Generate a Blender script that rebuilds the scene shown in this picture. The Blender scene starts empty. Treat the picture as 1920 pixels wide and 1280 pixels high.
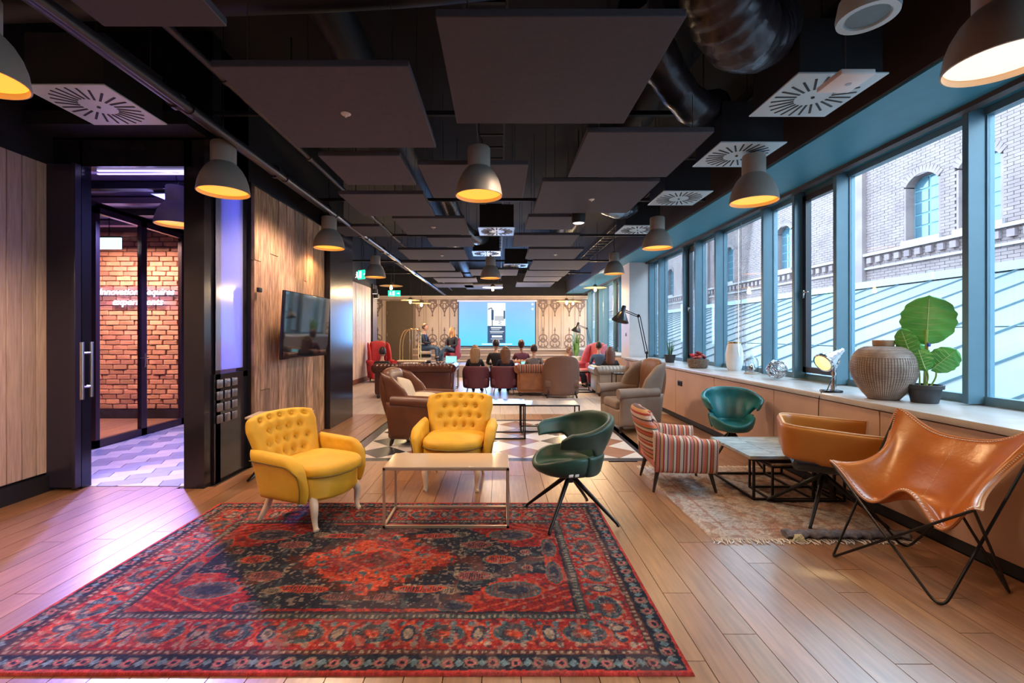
import bpy, bmesh, math, random
import numpy as np
from mathutils import Vector, Matrix, Euler
random.seed(7)
PI = math.pi
S = bpy.context.scene
C = S.collection

# ------------------------------------------------------------------ camera
cam_d = bpy.data.cameras.new('camera'); cam = bpy.data.objects.new('camera', cam_d); C.objects.link(cam)
cam.location = (0, 0, 1.45); cam.rotation_euler = (PI / 2, 0, 0)
cam_d.sensor_width = 36; cam_d.lens = 16; cam_d.shift_x = 0.012; cam_d.shift_y = -0.0068
cam_d.clip_start = 0.05; cam_d.clip_end = 300
S.camera = cam
# ------------------------------------------------------------------ world (overcast, bluish daylight)
w = bpy.data.worlds.new('world'); S.world = w; w.use_nodes = True
nt = w.node_tree; bg = nt.nodes['Background']
bg.inputs[0].default_value = (0.56, 0.80, 1.0, 1); bg.inputs[1].default_value = 10.4
S.view_settings.view_transform = 'Standard'; S.view_settings.look = 'None'
S.view_settings.gamma = 1.0; S.view_settings.use_curve_mapping = False
S.view_settings.exposure = 0.42
try:
    S.cycles.max_bounces = 8; S.cycles.transparent_max_bounces = 16
    S.cycles.sample_clamp_indirect = 6; S.cycles.use_denoising = True
    S.cycles.caustics_reflective = False; S.cycles.caustics_refractive = False
except Exception: pass

def light(name, kind, loc, energy, color, size=0.1, rot=(0, 0, 0), parent=None, spot=None, sizey=None):
    d = bpy.data.lights.new(name, kind); d.energy = energy; d.color = color
    if kind == 'AREA':
        d.size = size
        if sizey: d.shape = 'RECTANGLE'; d.size_y = sizey
    else:
        d.shadow_soft_size = size
    if spot: d.spot_size = math.radians(spot[0]); d.spot_blend = spot[1]
    o = bpy.data.objects.new(name, d); C.objects.link(o); o.location = loc; o.rotation_euler = rot
    if parent: o.parent = parent
    return o
def aim(o, target):
    v = Vector(target) - o.location
    o.rotation_euler = v.to_track_quat('-Z', 'Y').to_euler()
# daylight portals in the window band (they only guide sampling of the sky)
for y0, y1 in ((-2, 11.2), (12.1, 20)):
    p = light('window_portal', 'AREA', (4.0, (y0 + y1) / 2, 2.05), 1, (1, 1, 1), size=2.3, sizey=(y1 - y0), rot=(0, PI / 2, 0))
    p.data.cycles.is_portal = True
# violet-blue glow from the lit corridor, warm lights over the brick recess
a = light('corridor_light', 'AREA', (-4.2, 6.3, 2.95), 170, (0.30, 0.28, 1.0), size=0.7, sizey=0.4); aim(a, (-2.9, 4.2, 0))
a = light('corridor_spot', 'SPOT', (-5.0, 6.55, 3.14), 1600, (0.27, 0.27, 1.0), size=0.08, spot=(46, 0.6)); aim(a, (-2.75, 3.45, 0))
light('recess_light', 'AREA', (-6.1, 7.0, 2.95), 150, (1.0, 0.62, 0.46), size=1.2, sizey=0.4)
# added fill spots without fixtures, brightening the lounge with warm light
for (x, y, e) in ((-0.9, 0.6, 110), (-3.0, 2.4, 150), (0.4, 3.85, 65), (-2.0, 5.2, 150), (0.4, 7.4, 190), (-2.4, 10.0, 80), (0.5, 11.9, 200),
                  (-2.3, 14.6, 110), (0.3, 15.0, 220)):
    light('warm_fill', 'SPOT', (x, y, 3.02), e, (1.0, 0.72, 0.52), size=0.12, spot=(140, 0.6))

# ------------------------------------------------------------------ materials
MAT = {}
def _n(nt, t, **k):
    n = nt.nodes.new(t)
    for a_, b_ in k.items(): setattr(n, a_, b_)
    return n
def mat(name, col, rough=0.5, metal=0.0, var=0.0, scale=8.0, stretch=(1, 1, 1), bump=0.0, bscale=60.0, rand=0.0,
        emit=None, es=1.0, col2=None, coat=0.0, sheen=0.0, spec=0.5, hue=0.0, coords='Object', crough=.12):
    if name in MAT: return MAT[name]
    m = bpy.data.materials.new(name); m.use_nodes = True; nt = m.node_tree
    b = nt.nodes['Principled BSDF']
    b.inputs['Roughness'].default_value = rough; b.inputs['Metallic'].default_value = metal
    b.inputs['Specular IOR Level'].default_value = spec
    if coat: b.inputs['Coat Weight'].default_value = coat; b.inputs['Coat Roughness'].default_value = crough
    if sheen:
        b.inputs['Sheen Weight'].default_value = sheen; b.inputs['Sheen Roughness'].default_value = 0.35
        b.inputs['Sheen Tint'].default_value = (min(1, col[0] * 1.6 + .1), min(1, col[1] * 1.6 + .1), min(1, col[2] * 1.6 + .1), 1)
    tc = _n(nt, 'ShaderNodeTexCoord'); mp = _n(nt, 'ShaderNodeMapping'); mp.inputs['Scale'].default_value = stretch
    nt.links.new(tc.outputs[coords], mp.inputs[0])
    vec = mp.outputs[0]
    if rand:
        oi = _n(nt, 'ShaderNodeObjectInfo')
        ad = _n(nt, 'ShaderNodeVectorMath', operation='ADD'); ml = _n(nt, 'ShaderNodeVectorMath', operation='SCALE')
        cx = _n(nt, 'ShaderNodeCombineXYZ')
        for i in range(3): nt.links.new(oi.outputs['Random'], cx.inputs[i])
        ml.inputs['Scale'].default_value = 37.0; nt.links.new(cx.outputs[0], ml.inputs[0])
        nt.links.new(vec, ad.inputs[0]); nt.links.new(ml.outputs[0], ad.inputs[1]); vec = ad.outputs[0]
    ns = _n(nt, 'ShaderNodeTexNoise'); ns.inputs['Scale'].default_value = scale; ns.inputs['Detail'].default_value = 5
    nt.links.new(vec, ns.inputs['Vector'])
    mix = _n(nt, 'ShaderNodeMix', data_type='RGBA')
    c2 = col2 if col2 else tuple(max(0, c * (1 - var)) for c in col)
    c1 = col if col2 else tuple(min(1, c * (1 + var * .7)) for c in col)
    mix.inputs[6].default_value = (*c2, 1); mix.inputs[7].default_value = (*c1, 1)
    mr = _n(nt, 'ShaderNodeMapRange'); mr.inputs[1].default_value = 0.3; mr.inputs[2].default_value = 0.7
    nt.links.new(ns.outputs['Fac'], mr.inputs[0]); nt.links.new(mr.outputs[0], mix.inputs[0])
    out = mix.outputs[2]
    if rand:
        hs = _n(nt, 'ShaderNodeHueSaturation')
        r2 = _n(nt, 'ShaderNodeMapRange'); r2.inputs[3].default_value = 1 - rand; r2.inputs[4].default_value = 1 + rand
        nt.links.new(oi.outputs['Random'], r2.inputs[0]); nt.links.new(r2.outputs[0], hs.inputs['Value'])
        if hue:
            wn = _n(nt, 'ShaderNodeTexWhiteNoise', noise_dimensions='1D'); nt.links.new(oi.outputs['Random'], wn.inputs['W'])
            r3 = _n(nt, 'ShaderNodeMapRange'); r3.inputs[3].default_value = .5 - hue; r3.inputs[4].default_value = .5 + hue
            nt.links.new(wn.outputs['Value'], r3.inputs[0]); nt.links.new(r3.outputs[0], hs.inputs['Hue'])
        nt.links.new(out, hs.inputs['Color']); out = hs.outputs[0]
    nt.links.new(out, b.inputs['Base Color'])
    if bump:
        nb = _n(nt, 'ShaderNodeTexNoise'); nb.inputs['Scale'].default_value = bscale; nb.inputs['Detail'].default_value = 3
        nt.links.new(vec, nb.inputs['Vector'])
        bp = _n(nt, 'ShaderNodeBump'); bp.inputs['Strength'].default_value = bump; bp.inputs['Distance'].default_value = 0.01
        nt.links.new(nb.outputs['Fac'], bp.inputs['Height']); nt.links.new(bp.outputs[0], b.inputs['Normal'])
    if emit:
        b.inputs['Emission Color'].default_value = (*emit, 1); b.inputs['Emission Strength'].default_value = es
    MAT[name] = m
    return m
def glassmat(name, tint=(1, 1, 1), refl=0.05, rough=0.0, maxr=0.7):
    if name in MAT: return MAT[name]
    m = bpy.data.materials.new(name); m.use_nodes = True; nt = m.node_tree; nt.nodes.clear()
    o = _n(nt, 'ShaderNodeOutputMaterial'); mx = _n(nt, 'ShaderNodeMixShader')
    t = _n(nt, 'ShaderNodeBsdfTransparent'); t.inputs[0].default_value = (*tint, 1)
    g = _n(nt, 'ShaderNodeBsdfGlossy'); g.inputs['Roughness'].default_value = rough
    lw = _n(nt, 'ShaderNodeLayerWeight'); lw.inputs[0].default_value = 0.12
    mr = _n(nt, 'ShaderNodeMapRange'); mr.inputs[3].default_value = refl; mr.inputs[4].default_value = maxr
    nt.links.new(lw.outputs['Fresnel'], mr.inputs[0]); nt.links.new(mr.outputs[0], mx.inputs[0])
    nt.links.new(t.outputs[0], mx.inputs[1]); nt.links.new(g.outputs[0], mx.inputs[2]); nt.links.new(mx.outputs[0], o.inputs[0])
    MAT[name] = m; return m
def rampmat(name, stops, axis, rough=0.85, fine=True, freq=1.0, sheen=.2):
    """striped weave: constant colour bands along one object axis (stops: list of (pos0..1, rgb)), one repeat per 1/freq metre"""
    if name in MAT: return MAT[name]
    m = bpy.data.materials.new(name); m.use_nodes = True; nt = m.node_tree; b = nt.nodes['Principled BSDF']
    b.inputs['Roughness'].default_value = rough
    tc = _n(nt, 'ShaderNodeTexCoord'); sp = _n(nt, 'ShaderNodeSeparateXYZ'); nt.links.new(tc.outputs['Object'], sp.inputs[0])
    ml = _n(nt, 'ShaderNodeMath', operation='MULTIPLY'); ml.inputs[1].default_value = freq; nt.links.new(sp.outputs[axis], ml.inputs[0])
    fr = _n(nt, 'ShaderNodeMath', operation='FRACT'); nt.links.new(ml.outputs[0], fr.inputs[0])
    cr = _n(nt, 'ShaderNodeValToRGB'); cr.color_ramp.interpolation = 'CONSTANT'
    el = cr.color_ramp.elements
    while len(el) > 1: el.remove(el[0])
    el[0].position = 0; el[0].color = (*stops[0][1], 1)
    for p, c in stops[1:]:
        e = el.new(p); e.color = (*c, 1)
    nt.links.new(fr.outputs[0], cr.inputs[0])
    ck = _n(nt, 'ShaderNodeTexChecker'); ck.inputs['Scale'].default_value = 110
    ck.inputs[1].default_value = (1, 1, 1, 1); ck.inputs[2].default_value = (.62, .6, .6, 1)
    nt.links.new(tc.outputs['Object'], ck.inputs[0])
    mx = _n(nt, 'ShaderNodeMix', data_type='RGBA', blend_type='MULTIPLY'); mx.inputs[0].default_value = .8
    nt.links.new(cr.outputs[0], mx.inputs[6]); nt.links.new(ck.outputs[0], mx.inputs[7]); nt.links.new(mx.outputs[2], b.inputs['Base Color'])
    MAT[name] = m; return m
def vcolmat(name, rough=0.95, noise=.35, nscale=260):
    m = bpy.data.materials.new(name); m.use_nodes = True; nt = m.node_tree; b = nt.nodes['Principled BSDF']
    b.inputs['Roughness'].default_value = rough; b.inputs['Specular IOR Level'].default_value = .15
    a_ = _n(nt, 'ShaderNodeVertexColor', layer_name='weave'); tc = _n(nt, 'ShaderNodeTexCoord')
    ns = _n(nt, 'ShaderNodeTexNoise'); ns.inputs['Scale'].default_value = nscale; nt.links.new(tc.outputs['Object'], ns.inputs['Vector'])
    mr = _n(nt, 'ShaderNodeMapRange'); mr.inputs[1].default_value = .3; mr.inputs[2].default_value = .7
    mr.inputs[3].default_value = 1 - noise; mr.inputs[4].default_value = 1 + noise
    nt.links.new(ns.outputs['Fac'], mr.inputs[0])
    hs = _n(nt, 'ShaderNodeHueSaturation'); nt.links.new(a_.outputs[0], hs.inputs['Color']); nt.links.new(mr.outputs[0], hs.inputs['Value'])
    nt.links.new(hs.outputs[0], b.inputs['Base Color'])
    bp = _n(nt, 'ShaderNodeBump'); bp.inputs['Strength'].default_value = .25; bp.inputs['Distance'].default_value = .004
    nt.links.new(ns.outputs['Fac'], bp.inputs['Height']); nt.links.new(bp.outputs[0], b.inputs['Normal'])
    return m

# ------------------------------------------------------------------ mesh builder
class MB:
    def __init__(s): s.v = []; s.f = []; s.m = []
    def add(s, vs, fs, mi=0, M=None):
        o = len(s.v)
        if M is not None: vs = [M @ Vector(p) for p in vs]
        s.v += [tuple(p) for p in vs]
        s.f += [tuple(i + o for i in f) for f in fs]; s.m += [mi] * len(fs)
        return s
    def box(s, c, d, mi=0, rot=None):
        x, y, z = d[0] / 2, d[1] / 2, d[2] / 2
        vs = [(-x, -y, -z), (x, -y, -z), (x, y, -z), (-x, y, -z), (-x, -y, z), (x, -y, z), (x, y, z), (-x, y, z)]
        fs = [(0, 3, 2, 1), (4, 5, 6, 7), (0, 1, 5, 4), (1, 2, 6, 5), (2, 3, 7, 6), (3, 0, 4, 7)]
        M = Matrix.Translation(c) @ (Euler(rot).to_matrix().to_4x4() if rot else Matrix.Identity(4))
        return s.add(vs, fs, mi, M)
    def b2(s, a, b, mi=0):
        return s.box([(a[i] + b[i]) / 2 for i in range(3)], [abs(b[i] - a[i]) for i in range(3)], mi)
    def rbox(s, c, d, r=.02, seg=3, mi=0, rot=None):
        bm = bmesh.new(); bmesh.ops.create_cube(bm, size=1)
        for v in bm.verts: v.co = Vector((v.co.x * d[0], v.co.y * d[1], v.co.z * d[2]))
        bmesh.ops.bevel(bm, geom=bm.edges[:], offset=min(r, min(d) * .49), segments=seg, affect='EDGES', profile=.5)
        M = Matrix.Translation(c) @ (Euler(rot).to_matrix().to_4x4() if rot else Matrix.Identity(4))
        s.add([v.co.copy() for v in bm.verts], [[v.index for v in f.verts] for f in bm.faces], mi, M); bm.free(); return s
    def tube(s, pts, r, n=8, closed=False, mi=0, cap=True, flat=1.0):
        P = [Vector(p) for p in pts]; k = len(P)
        R = r if isinstance(r, (list, tuple)) else [r] * k
        up = None; rings = []
        for i in range(k):
            if closed: t = P[(i + 1) % k] - P[i - 1]
            elif i == 0: t = P[1] - P[0]
            elif i == k - 1: t = P[-1] - P[-2]
            else: t = P[i + 1] - P[i - 1]
            if t.length < 1e-9: t = Vector((0, 0, 1))
            t.normalize()
            if up is None:
                up = Vector((0, 0, 1)) if abs(t.z) < .9 else Vector((1, 0, 0))
            a_ = t.cross(up)
            if a_.length < 1e-6: a_ = t.orthogonal()
            a_.normalize(); b_ = a_.cross(t).normalized(); up = b_
            rings.append([P[i] + (a_ * math.cos(2 * PI * j / n) + b_ * math.sin(2 * PI * j / n) * flat) * R[i] for j in range(n)])
        return s.loft(rings, closed=closed, cap=cap, mi=mi)
    def loft(s, rings, closed=False, cap=True, mi=0, ringclosed=True):
        n = len(rings[0]); k = len(rings); vs = [p for r in rings for p in r]; fs = []
        for i in range(k if closed else k - 1):
            a_, b_ = i * n, ((i + 1) % k) * n
            for j in range(n if ringclosed else n - 1):
                j2 = (j + 1) % n
                fs.append((a_ + j, a_ + j2, b_ + j2, b_ + j))
        if cap and not closed and ringclosed:
            fs.append(tuple(reversed(range(n)))); fs.append(tuple(range((k - 1) * n, k * n)))
        return s.add(vs, fs, mi)
    def lathe(s, prof, c=(0, 0, 0), n=24, mi=0, rot=None, cap=False):
        rings = [[(r * math.cos(2 * PI * j / n), r * math.sin(2 * PI * j / n), z) for j in range(n)] for r, z in prof]
        t = MB(); t.loft(rings, cap=cap)
        M = Matrix.Translation(c) @ (Euler(rot).to_matrix().to_4x4() if rot else Matrix.Identity(4))
        return s.add(t.v, t.f, mi, M)
    def cyl(s, c, r, h, n=16, mi=0, rot=None, r2=None):
        return s.lathe([(r, -h / 2), (r if r2 is None else r2, h / 2)], c, n, mi, rot, cap=True)
    def ball(s, c, r, n=12, mi=0, k=None):
        k = k or n // 2 + 1; sc = r if isinstance(r, (tuple, list)) else (r, r, r)
        rings = []
        for i in range(1, k):
            a_ = PI * i / k
            rings.append([(c[0] + sc[0] * math.sin(a_) * math.cos(2 * PI * j / n), c[1] + sc[1] * math.sin(a_) * math.sin(2 * PI * j / n), c[2] - sc[2] * math.cos(a_)) for j in range(n)])
        return s.loft(rings, mi=mi)
    def prism(s, poly, z0, z1, mi=0, M=None):
        n = len(poly); vs = [(x, y, z0) for x, y in poly] + [(x, y, z1) for x, y in poly]
        fs = [tuple(reversed(range(n))), tuple(range(n, 2 * n))] + [(i, (i + 1) % n, n + (i + 1) % n, n + i) for i in range(n)]
        return s.add(vs, fs, mi, M)
    def pillow(s, fn, T, p=4.0, nu=16, nv=12, dent=None, mi=0, back=1.0, dentback=None):
        """closed puffed slab around mid surface fn(u,v), u,v in -1..1; half thickness T falls to zero at the rim"""
        def cv(i, n): return math.sin((i / n - .5) * PI)
        U = [cv(i, nu) for i in range(nu + 1)]; V = [cv(j, nv) for j in range(nv + 1)]
        if dent: U = [(-1 + 2 * i / nu) * .55 + U[i] * .45 for i in range(nu + 1)]; V = [(-1 + 2 * j / nv) * .55 + V[j] * .45 for j in range(nv + 1)]
        F = {}; B = {}; vs = []; e = 1e-3
        for j, v in enumerate(V):
            for i, u in enumerate(U):
                c = Vector(fn(u, v)); du = Vector(fn(min(u + e, 1), v)) - Vector(fn(max(u - e, -1), v)); dv = Vector(fn(u, min(v + e, 1))) - Vector(fn(u, max(v - e, -1)))
                n = du.cross(dv); n = n.normalized() if n.length > 1e-12 else Vector((0, 0, 1))
                q = max(0.0, 1 - (abs(u) ** p)) * max(0.0, 1 - (abs(v) ** p)); t = T(u, v) if callable(T) else T
                h = t * q ** (1.0 / 2.2)
                edge = i in (0, nu) or j in (0, nv)
                if edge:
                    vs.append(c); F[i, j] = B[i, j] = len(vs) - 1
                else:
                    d = dent(u, v) if dent else 0
                    vs.append(c + n * (h - d)); F[i, j] = len(vs) - 1
                    d = dentback(u, v) if dentback else 0
                    vs.append(c - n * (h * back - d)); B[i, j] = len(vs) - 1
        fs = []
        for j in range(nv):
            for i in range(nu):
                fs.append((F[i, j], F[i + 1, j], F[i + 1, j + 1], F[i, j + 1]))
                q = (B[i, j], B[i, j + 1], B[i + 1, j + 1], B[i + 1, j])
                fs.append(q)
        return s.add(vs, fs, mi)
    def build(s, name, mats, parent=None, loc=None, rotz=None, smooth=40, sub=0, rot=None):
        me = bpy.data.meshes.new(name); me.from_pydata(s.v, [], s.f)
        mats = mats if isinstance(mats, (list, tuple)) else [mats]
        for m_ in mats: me.materials.append(m_)
        if len(mats) > 1: me.polygons.foreach_set('material_index', s.m)
        if smooth:
            me.polygons.foreach_set('use_smooth', [True] * len(me.polygons))
            me.set_sharp_from_angle(angle=math.radians(smooth))
        me.update()
        o = bpy.data.objects.new(name, me); C.objects.link(o)
        if parent is not None: o.parent = parent
        if loc: o.location = loc
        if rotz is not None: o.rotation_euler = (0, 0, rotz)
        if rot: o.rotation_euler = rot
        if sub:
            md = o.modifiers.new('s', 'SUBSURF'); md.levels = sub; md.render_levels = sub
        return o
def thing(name, label, cat, loc=(0, 0, 0), rotz=0.0, group=None):
    o = bpy.data.objects.new(name, None); C.objects.link(o); o.empty_display_size = .1
    o.location = loc; o.rotation_euler = (0, 0, rotz); o['label'] = label; o['category'] = cat
    if group: o['group'] = group
    return o
def tag(o, label, cat, group=None):
    o['label'] = label; o['category'] = cat
    if group: o['group'] = group
    return o
def struct(o): o['kind'] = 'structure'; return o
def plab(o, l): o['label'] = l; return o
def copyobj(src, parent, loc=None, rot=None, scale=None):
    o = src.copy(); C.objects.link(o); o.parent = parent
    if loc is not None: o.location = loc
    if rot is not None: o.rotation_euler = rot
    if scale is not None: o.scale = scale
    return o
KIDS = {}
def dup(root, loc, rotz, label, group=None):
    def rec(o, par):
        c = o.copy(); C.objects.link(c); c.parent = par
        for ch in [x for x in bpy.data.objects if x.parent == o]: rec(ch, c)
        return c
    r = rec(root, None); r.location = loc; r.rotation_euler = (0, 0, rotz); r['label'] = label
    if group: r['group'] = group
    return r
def bez(pts, n=8):
    """Catmull-Rom through points"""
    P = [Vector(p) for p in pts]; P = [P[0] * 2 - P[1]] + P + [P[-1] * 2 - P[-2]]; out = []
    for i in range(1, len(P) - 2):
        for k in range(n):
            t = k / n
            out.append(.5 * ((2 * P[i]) + (-P[i - 1] + P[i + 1]) * t + (2 * P[i - 1] - 5 * P[i] + 4 * P[i + 1] - P[i + 2]) * t * t + (-P[i - 1] + 3 * P[i] - 3 * P[i + 1] + P[i + 2]) * t ** 3))
    out.append(P[-2]); return out
def lerp(a_, b_, t): return a_ + (b_ - a_) * t
def sst(a_, b_, x):
    t = max(0., min(1., (x - a_) / (b_ - a_))); return t * t * (3 - 2 * t)
def clip(poly, x0, x1, y0, y1):
    def cl(pl, f, g):
        o = []
        for i in range(len(pl)):
            p, q = pl[i], pl[(i + 1) % len(pl)]
            a_, b_ = f(p), f(q)
            if a_ >= 0: o.append(p)
            if (a_ >= 0) != (b_ >= 0):
                t = a_ / (a_ - b_); o.append((p[0] + (q[0] - p[0]) * t, p[1] + (q[1] - p[1]) * t))
        return o
    for f in (lambda p: p[0] - x0, lambda p: x1 - p[0], lambda p: p[1] - y0, lambda p: y1 - p[1]):
        poly = cl(poly, f, None)
        if len(poly) < 3: return []
    return poly
def area(poly): return abs(sum(poly[i][0] * poly[(i + 1) % len(poly)][1] - poly[(i + 1) % len(poly)][0] * poly[i][1] for i in range(len(poly)))) / 2
def textmesh(body, size, mat_, name, parent=None, loc=(0, 0, 0), rot=(PI / 2, 0, 0), ext=.004, align='CENTER', shear=0.0, bevel=0.0, track=1.0):
    cu = bpy.data.curves.new(name, 'FONT'); cu.body = body; cu.size = size; cu.extrude = ext; cu.align_x = align; cu.align_y = 'CENTER'
    cu.shear = shear; cu.bevel_depth = bevel; cu.space_character = track
    t = bpy.data.objects.new(name + '_curve', cu); C.objects.link(t)
    dg = bpy.context.evaluated_depsgraph_get(); me = bpy.data.meshes.new_from_object(t.evaluated_get(dg))
    bpy.data.objects.remove(t); bpy.data.curves.remove(cu)
    me.name = name; me.materials.clear(); me.materials.append(mat_)
    o = bpy.data.objects.new(name, me); C.objects.link(o); o.location = loc; o.rotation_euler = rot
    if parent is not None: o.parent = parent
    return o

# ------------------------------------------------------------------ common materials
black = mat('black_paint', (.012, .012, .016), .55, var=.2)
blackgloss = mat('black_gloss', (.015, .014, .022), .18, var=.1)
blackmetal = mat('black_metal', (.02, .018, .018), .35, metal=.6)
ceilblack = mat('ceiling_black', (.008, .008, .012), .8, var=.3)
darkbrown = mat('dark_fascia', (.055, .035, .03), .6, var=.1)
white = mat('white_paint', (.8, .78, .76), .6, var=.04)
chrome = mat('chrome', (.75, .75, .77), .12, metal=1, var=.02)
brass = mat('brass', (.75, .52, .22), .25, metal=1)
plank_m = mat('oak_plank', (.37, .180, .085), .3, var=.0, col2=(.225, .105, .05), crough=.30, scale=5, stretch=(9, .8, 1), bump=.05, bscale=40, rand=.16, hue=.006, spec=.8, coat=.55)
plank_pale = mat('pale_floor', (.55, .47, .42), .35, col2=(.46, .38, .34), scale=3, stretch=(6, .6, 1), rand=.08, spec=.5)
tile_w = mat('tile_white', (.66, .60, .55), .25, var=.06, rand=.06, spec=.55)
tile_k = mat('tile_dark', (.045, .045, .055), .25, var=.1, rand=.15, spec=.55)
tile_b = mat('tile_brown', (.30, .15, .10), .25, var=.1, rand=.12, spec=.55)
tile_g = mat('tile_grey', (.33, .33, .38), .3, var=.1, rand=.1)
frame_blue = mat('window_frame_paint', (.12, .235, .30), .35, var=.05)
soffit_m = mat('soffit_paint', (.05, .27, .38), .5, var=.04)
sub_m = mat('subfloor', (.03, .022, .018), .8)
glass = glassmat('window_glass', (.93, .97, .99), .04)
glass_in = glassmat('door_glass', (.93, .93, .96), .05)

# ------------------------------------------------------------------ floor with individual planks and tiles
floor = struct(MB().b2((-9.2, -2.2, -.12), (3.9, 20.3, -.012)).build('floor', sub_m))
def plank_row(x0, x1, y0, y1, L, m_, gap=.004, phase=None):
    y = y0 - (random.random() * L if phase is None else phase)
    while y < y1:
        a_, b_ = max(y, y0), min(y + L, y1)
        if b_ - a_ > .06:
            o = MB().b2((x0 + gap / 2, a_ + gap / 2, -.012), (x1 - gap / 2, b_ - gap / 2, 0)).build('plank', m_, floor, smooth=0)
        y += L
PW = .165
x = -4.2
k = 0
TX0, TX1, TY0, TY1 = -1.86, 1.82, 5.22, 7.75
while x < 3.06:
    x1 = min(x + PW, 3.1)
    if x1 > -2.75 or True:
        mid = (x + x1) / 2
        if TX0 < mid < TX1:
            plank_row(x, x1, 1.3, TY0, 2.0, plank_m); plank_row(x, x1, TY1, 8.3, 2.2, plank_m, phase=0)
        elif mid > -2.7:
            plank_row(x, x1, 1.3, 8.3, 2.2, plank_m)
        else:
            plank_row(x, x1, 1.3, 4.34, 2.0, plank_m)
    x = x1
# paler boards of the far half of the room
x = -5.6
while x < 3.06:
    x1 = min(x + .33, 3.12); plank_row(x, x1, 8.3, 20, 4.0, plank_pale, phase=random.random() * 3); x = x1
MB().b2((-4.2, -2, -.012), (3.1, 1.3, 0)).build('floor_behind', plank_m, floor)
# harlequin tiles in the middle
bw = .13
MB().b2((TX0, TY0, -.012), (TX1, TY0 + bw, 0)).build('tile_border', tile_k, floor, smooth=0)
MB().b2((TX0, TY1 - bw, -.012), (TX1, TY1, 0)).build('tile_border', tile_k, floor, smooth=0)
MB().b2((TX0, TY0 + bw, -.012), (TX0 + bw, TY1 - bw, 0)).build('tile_border', tile_k, floor, smooth=0)
MB().b2((TX1 - bw, TY0 + bw, -.012), (TX1, TY1 - bw, 0)).build('tile_border', tile_k, floor, smooth=0)
X0, X1, Y0, Y1 = TX0 + bw, TX1 - bw, TY0 + bw, TY1 - bw
D = (X1 - X0) / 6; E = (Y1 - Y0) / 4
for i in range(-1, 14):
    for j in range(-1, 10):
        if (i + j) % 2: continue
        cx, cy = X0 + i * D / 2, Y0 + j * E / 2
        g = .004
        p = clip([(cx - D / 2 + g, cy), (cx, cy - E / 2 + g), (cx + D / 2 - g, cy), (cx, cy + E / 2 - g)], X0, X1, Y0, Y1)
        if len(p) < 3 or area(p) < .003: continue
        kk = (i + 2 * ((j + 1) // 2)) % 4 if j % 2 == 0 else 1
        mm = tile_w if j % 2 == 0 else (tile_k if i % 4 == 1 else tile_b)
        MB().prism(p, -.012, 0).build('tile', mm, floor, smooth=0)
# corridor tiles: rotated two-tone parallelograms
a_ = math.radians(24); ca, sa = math.cos(a_), math.sin(a_); T = .36
for i in range(-16, 16):
    for j in range(-24, 24):
        c0 = Vector((-4.0, 6.0, 0))
        def W(u, v): return (c0.x + ca * u * T - sa * v * T / 2, c0.y + sa * u * T + ca * v * T / 2)
        sh = .5 * (j % 2)
        g = .01
        p = clip([W(i + sh + g, j + g), W(i + sh + 1 - g, j + g), W(i + sh + 1 - g, j + 1 - g), W(i + sh + g, j + 1 - g)], -5.12, -2.88, 4.36, 7.9)
        if len(p) < 3 or area(p) < .004: continue
        if (i + j // 2) % 2: mm = tile_g
        else: mm = tile_w
        MB().prism(p, -.012, 0).build('corridor_tile', mm, floor, smooth=0)
x = -8.0
while x < -5.2:
    plank_row(x, x + .2, 5.0, 7.95, 3.0, plank_m, phase=0); x += .2

# ------------------------------------------------------------------ ceiling, outer shell
struct(MB().b2((-9.2, -2.2, 4.3), (4.3, 20.3, 4.45)).build('ceiling', ceilblack))
fb = MB(); fb.b2((2.88, -2.2, 3.26), (2.94, 20, 4.3)); struct(fb.build('trim_1', darkbrown))
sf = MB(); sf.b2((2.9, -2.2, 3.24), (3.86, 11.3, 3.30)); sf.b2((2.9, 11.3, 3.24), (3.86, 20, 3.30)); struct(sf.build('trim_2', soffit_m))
# wall behind the camera
struct(MB().b2((-4.4, -2.3, 0), (4.2, -2.15, 4.3)).build('wall_rear', darkbrown))

# right wall: clad apron, sill, dark skirting
wallr = struct(MB().b2((3.1, -2.2, 0), (3.9, 20, .84)).build('wall_right', mat('apron_core', (.25, .2, .17), .8)))
apron = mat('apron_panel', (.62, .40, .29), .62, col2=(.52, .33, .235), scale=2.2, bump=.12, bscale=14, rand=.05)
y = -2.0
while y < 11.2:
    MB().rbox((3.085, y + .71, .455), (.03, 1.41, .75), .003, 1).build('panel', apron, wallr); y += 1.42
struct(MB().b2((3.075, -2.2, 0), (3.10, 20, .085)).build('baseboard_right', black))
sill_m = mat('stone_sill', (.62, .60, .58), .28, col2=(.50, .46, .43), scale=5, bump=.03, bscale=30)
struct(MB().rbox((3.47, 4.6, .865), (.84, 13.3, .05), .006, 2).build('sill', sill_m)); bpy.data.objects['sill'].name = 'trim_3'
struct(MB().rbox((3.5, 16.1, .865), (.8, 7.8, .05), .006, 2).build('trim_4', sill_m))
# socket on the apron
t = thing('wall_socket', 'dark double socket on the apron wall left of the teal chair', 'socket', (3.07, 7.75, .62))
MB().rbox((0, 0, 0), (.014, .2, .09), .006, 2).build('plate', black, t)
for dy in (-.05, .05): MB().cyl((-.008, dy, 0), .028, .012, 16, rot=(0, PI / 2, 0)).build('socket_outlet', blackmetal, t)

# column in the window line
pink = mat('column_paint', (.80, .74, .72), .5, var=.03)
struct(MB().b2((3.22, 11.3, 0), (3.9, 12.05, 3.3)).build('wall_column', pink))
sw = thing('light_switch', 'small light switch on the side of the white column', 'switch', (3.212, 11.6, 1.45))
MB().rbox((0, 0, 0), (.01, .09, .09), .004, 2).build('plate', mat('switch_grey', (.45, .42, .42), .4), sw)
MB().rbox((-.006, 0, 0), (.008, .05, .06), .003, 1).build('rocker', mat('switch_dark', (.12, .11, .12), .4), sw)

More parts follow.
